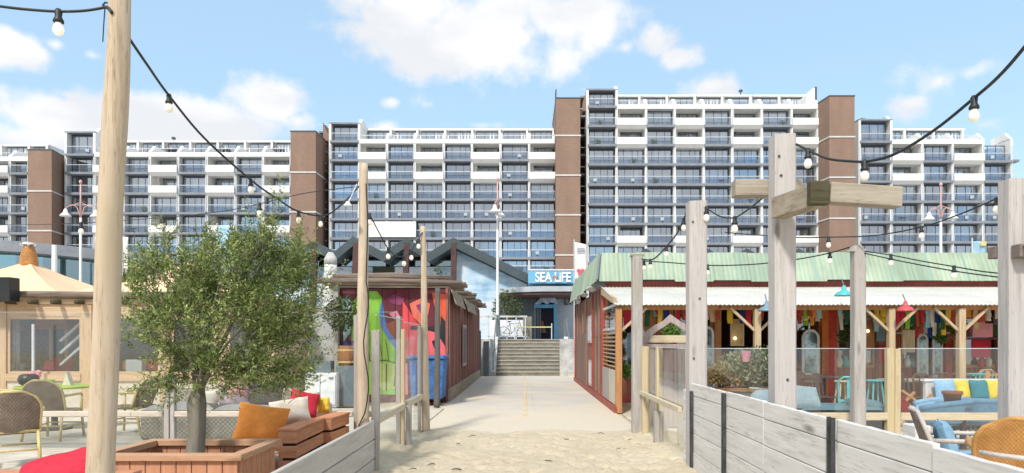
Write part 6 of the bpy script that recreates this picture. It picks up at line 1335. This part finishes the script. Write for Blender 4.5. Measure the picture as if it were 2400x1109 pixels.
hang(1470,1484,780,840,15.6,M['enamelblue'],'slate_panel','blue grey panel behind the path edge post','panel',.03)
table((X(1600,13.4),13.4,.02),1.0,.6,.74,M['greywoodx'],'grey plank table behind the arched board')
for px, dd, rz, m_, lab in ((2140,12.6,30,'darkwood','dark chair at the grey plank table, left end'),(2180,12.6,10,'darkwood','dark chair at the grey plank table, second from the left'),(2215,12.7,-15,'darkwood','dark chair at the grey plank table, right end'),(1885,13.1,10,'darkwood','dark chair at the long table left of the red door post'),(2330,14.2,0,'orangewood','orange pine chair under the high shelf'),(1940,12.6,40,'darkwood','dark chair before the red and orange door post'),(1750,12.4,20,'orangewood','orange pine chair before the dark doorway')):
    tubechair(px, dd, M[m_], lab, rz)

# pictures and painted boards on the hut front, lanterns and bottles: the bar's clutter
for px0, px1, py0, py1, c, lab in ((1530,1546,722,742,'turq','little turquoise board on the hut front above the arched board'),(1556,1572,790,806,'mustardp','mustard board on the hut front behind the arched board'),(1815,1835,740,765,'peach','peach coloured board on the hut front left of the maroon sill'),(1838,1852,772,800,'ltblue','light blue board low on the hut front left of the window'),(2056,2076,760,800,'enamelblue','blue grey board on the hut front left of the double fence post'),(2082,2100,748,775,'peach','peach coloured board on the hut front above the double fence post'),(2060,2080,812,850,'crimson','crimson board low on the hut front left of the double fence post')):
    if c == 'mustardp': M[c] = plain('mustard_paint', (.52,.36,.08), .6, .15)
    tag(MB().box(X(px0,16.7),X(px1,16.7),16.72,16.76,Z(py1,16.7),Z(py0,16.7)).build('painted_board', M[c], bevel=.008), lab, 'board')
def lantern(px, py, dd, c, label):
    p = P(px,py,dd); t = thing('lantern', tuple(p), label, 'lantern'); MB().lathe([(.03,.13),(.08,.08),(.10,.0),(.08,-.08),(.03,-.13)], p, 14).build('shade', M[c], t, True); MB().tube([p+Vector((0,0,.13)), (p.x,p.y,2.55)], .005, 5).build('cord', M['black'], t)
for px, py, dd, c, lab in ((1505,735,15.8,'cream','cream lantern at the left end of the veranda'),(1545,728,16.0,'crimson','crimson lantern near the left end of the veranda'),(1822,728,15.6,'cream','cream lantern left of the tallest grey post top beam'),(1888,738,15.4,'peach','peach coloured lantern before the white framed arched mirror'),(2070,745,15.2,'sunyellow','yellow lantern left of the double fence post'),(2108,752,15.8,'cream','cream lantern just right of the double fence post'),(2172,760,15.9,'ltblue','light blue lantern above the middle arched mirrors'),(2236,742,15.3,'crimson','crimson lantern left of the rightmost braced post'),(2312,738,15.5,'cream','cream lantern above the pink box'),(2385,745,15.6,'peach','peach coloured lantern behind the rightmost tall grey post')):
    lantern(px, py, dd, c, lab)
# ================================================================== light strings
def string(pts, bulbs, label, r=.008, lit=True, br=.03, group='strings of bulbs between the posts'):
    # pts: measured points (px, py, metres away); bulbs: fractions along the cable
    c = [P(*p) for p in pts]; sm = []
    n = len(c)
    for i in range(n-1):
        p0, p1, p2, p3 = c[max(0,i-1)], c[i], c[i+1], c[min(n-1,i+2)]
        for k in range(6):
            t = k/6; sm.append(.5*((2*p1)+(p2-p0)*t+(2*p0-5*p1+4*p2-p3)*t*t+(3*p1-p0-3*p2+p3)*t**3))
    sm.append(c[-1]); t = thing('light_string', tuple(c[0]), label, 'string lights', group)
    MB().tube(sm, r, 6).build('cable', M['cable'], t, True)
    for b in bulbs:
        if isinstance(b, tuple): q = P(*b); j = min(range(len(sm)), key=lambda i: (Vector((sm[i].x/sm[i].y, sm[i].z/sm[i].y))-Vector((q.x/q.y, (q.z)/q.y))).length); a = sm[j]
        else: a = sm[int(b*(len(sm)-1))]
        k = br/.03
        so_ = MB().lathe([(.012*k,.014*k),(.02*k,.0),(.017*k,-.03*k),(.027*k,-.05*k),(.027*k,-.062*k),(.016*k,-.064*k)], a, 12).build('socket', M['cable'], t, True)
        MB().lathe([(.014*k,-.062*k),(.022*k,-.078*k),(.0295*k,-.098*k),(.028*k,-.116*k),(.017*k,-.132*k),(.003*k,-.137*k)], a, 12).build('bulb', M['bulb' if lit else 'bulbclear'], so_, True)
    return t
string([(-60,6,4.5),(0,15,4.5),(60,22,4.55),(137,27,4.6),(200,25,4.65),(254,16,4.7)], [(137,27,4.6)], 'light string at the top left corner with one clear bulb', .009, False, .036)
string([(304,92,4.75),(345,152,5.2),(396,224,5.8),(480,325,6.6),(588,422,7.4),(650,466,8.0),(700,496,8.5),(760,505,8.9),(800,480,9.1),(842,436,9.2)], [(392,224,5.8),(588,422,7.4),(700,496,8.5),(752,505,8.9)], 'light string dropping from the big near pole to the tall slim pole', .011, True, .032)
string([(866,502,9.2),(890,548,9.6),(910,583,10),(935,602,10.4),(958,594,10.7),(975,570,10.9),(990,545,11)], [(868,504,9.2),(911,584,10),(946,603,10.5),(966,586,10.8),(980,562,10.9)], 'light string sagging between the tall slim pole and the thin pale pole', .009, True, .034)
string([(2520,-40,3.3),(2400,112,3.7),(2340,180,4.0),(2283,230,4.3),(2190,305,4.7),(2100,360,5.0),(2035,378,5.2),(1990,378,5.35),(1940,372,5.5),(1900,355,5.6),(1866,338,5.7)], [(2283,232,4.3),(2030,378,5.25),(1893,352,5.6)], 'thick light string swooping from the upper right corner to the tallest grey post', .0105, True, .033)
string([(1620,478,7.7),(1605,508,8.3),(1588,545,8.9),(1562,578,9.7),(1530,608,10.4),(1498,606,10.8)], [(1603,512,8.4),(1561,580,9.7),(1524,611,10.5)], 'light string dropping from the post with the peeling patch to the path edge post', .011, True, .032)
string([(1648,478,7.7),(1662,492,7.5),(1690,508,7.2),(1722,510,6.9),(1755,490,6.4),(1790,462,6.0)], [(1658,488,7.5),(1722,510,6.9)], 'short light string between the peeling post and the cross beam', .008, True, .034)
string([(1504,612,10.8),(1560,615,10.3),(1658,622,9.7),(1740,621,9.4),(1806,616,9.2),(1880,606,9.0),(1945,593,8.8),(2000,577,8.6)], [(1512,612,10.8),(1659,622,9.7),(1805,616,9.2),(1946,593,8.8)], 'light string in front of the green roof, left of the slanting topped post', .009, True, .032)
string([(2020,588,8.6),(2088,598,8.0),(2160,612,7.5),(2236,625,7.0),(2300,636,6.5),(2356,642,6.1)], [(2088,598,8.0),(2236,625,7.0)], 'upper light string in front of the green roof, right of the slanting topped post', .007, True, .028)
string([(2018,592,8.6),(2120,614,7.8),(2240,636,7.0),(2356,652,6.1)], [], 'lower bare cable in front of the green roof at the right', .007)
string([(1700,545,9.5),(1850,556,9),(1942,556,8.7),(2050,552,8.3),(2160,532,7.8),(2250,502,7.2),(2335,466,6.5),(2358,455,6.1)], [(1942,556,8.7),(2161,531,7.8),(2335,466,6.5)], 'light string crossing the right apartment block to the rightmost tall post', .008, True, .030)
string([(-40,528,14),(100,526,13),(190,523,12.5),(300,516,12),(420,507,11),(530,494,10.4),(608,478,10),(700,456,9.6),(770,445,9.4),(846,437,9.2)], [(190,522,12.5),(385,508,11.3),(608,478,10)], 'faint light string running left from the tall slim pole behind the olive tree', .006, True, .045)
string([(2382,600,6.0),(2420,560,5.6),(2500,520,5)], [], 'bare cable leaving the rightmost tall post to the right', .007)
q = MB(); q.tube([P(246,18,4.68), P(243,60,4.68), P(241,98,4.68)], .004, 5); q.tube([P(240,14,4.66),P(246,6,4.66),P(256,8,4.66),P(262,16,4.66)], .006, 5); q.tube([P(244,16,4.66),P(256,20,4.64),P(262,30,4.62)], .012, 6)
tag(q.build('cable_tie', M['cable']), 'black cable tie with a long loose end on the big near pole', 'cable tie')
q = MB(); q.tube([P(836,432,9.1), P(826,455,9.0), P(815,478,8.9)], .007, 5); l_ = thing('small_lamp', tuple(P(836,432,9.1)), 'small lamp on a slanting arm left of the tall slim pole top', 'lamp'); q.build('arm', M['alu'], l_)
MB().lathe([(.02,.03),(.05,-.02),(.055,-.03)], P(815,478,8.9), 10).build('lamp_shade', M['white'], l_, True)
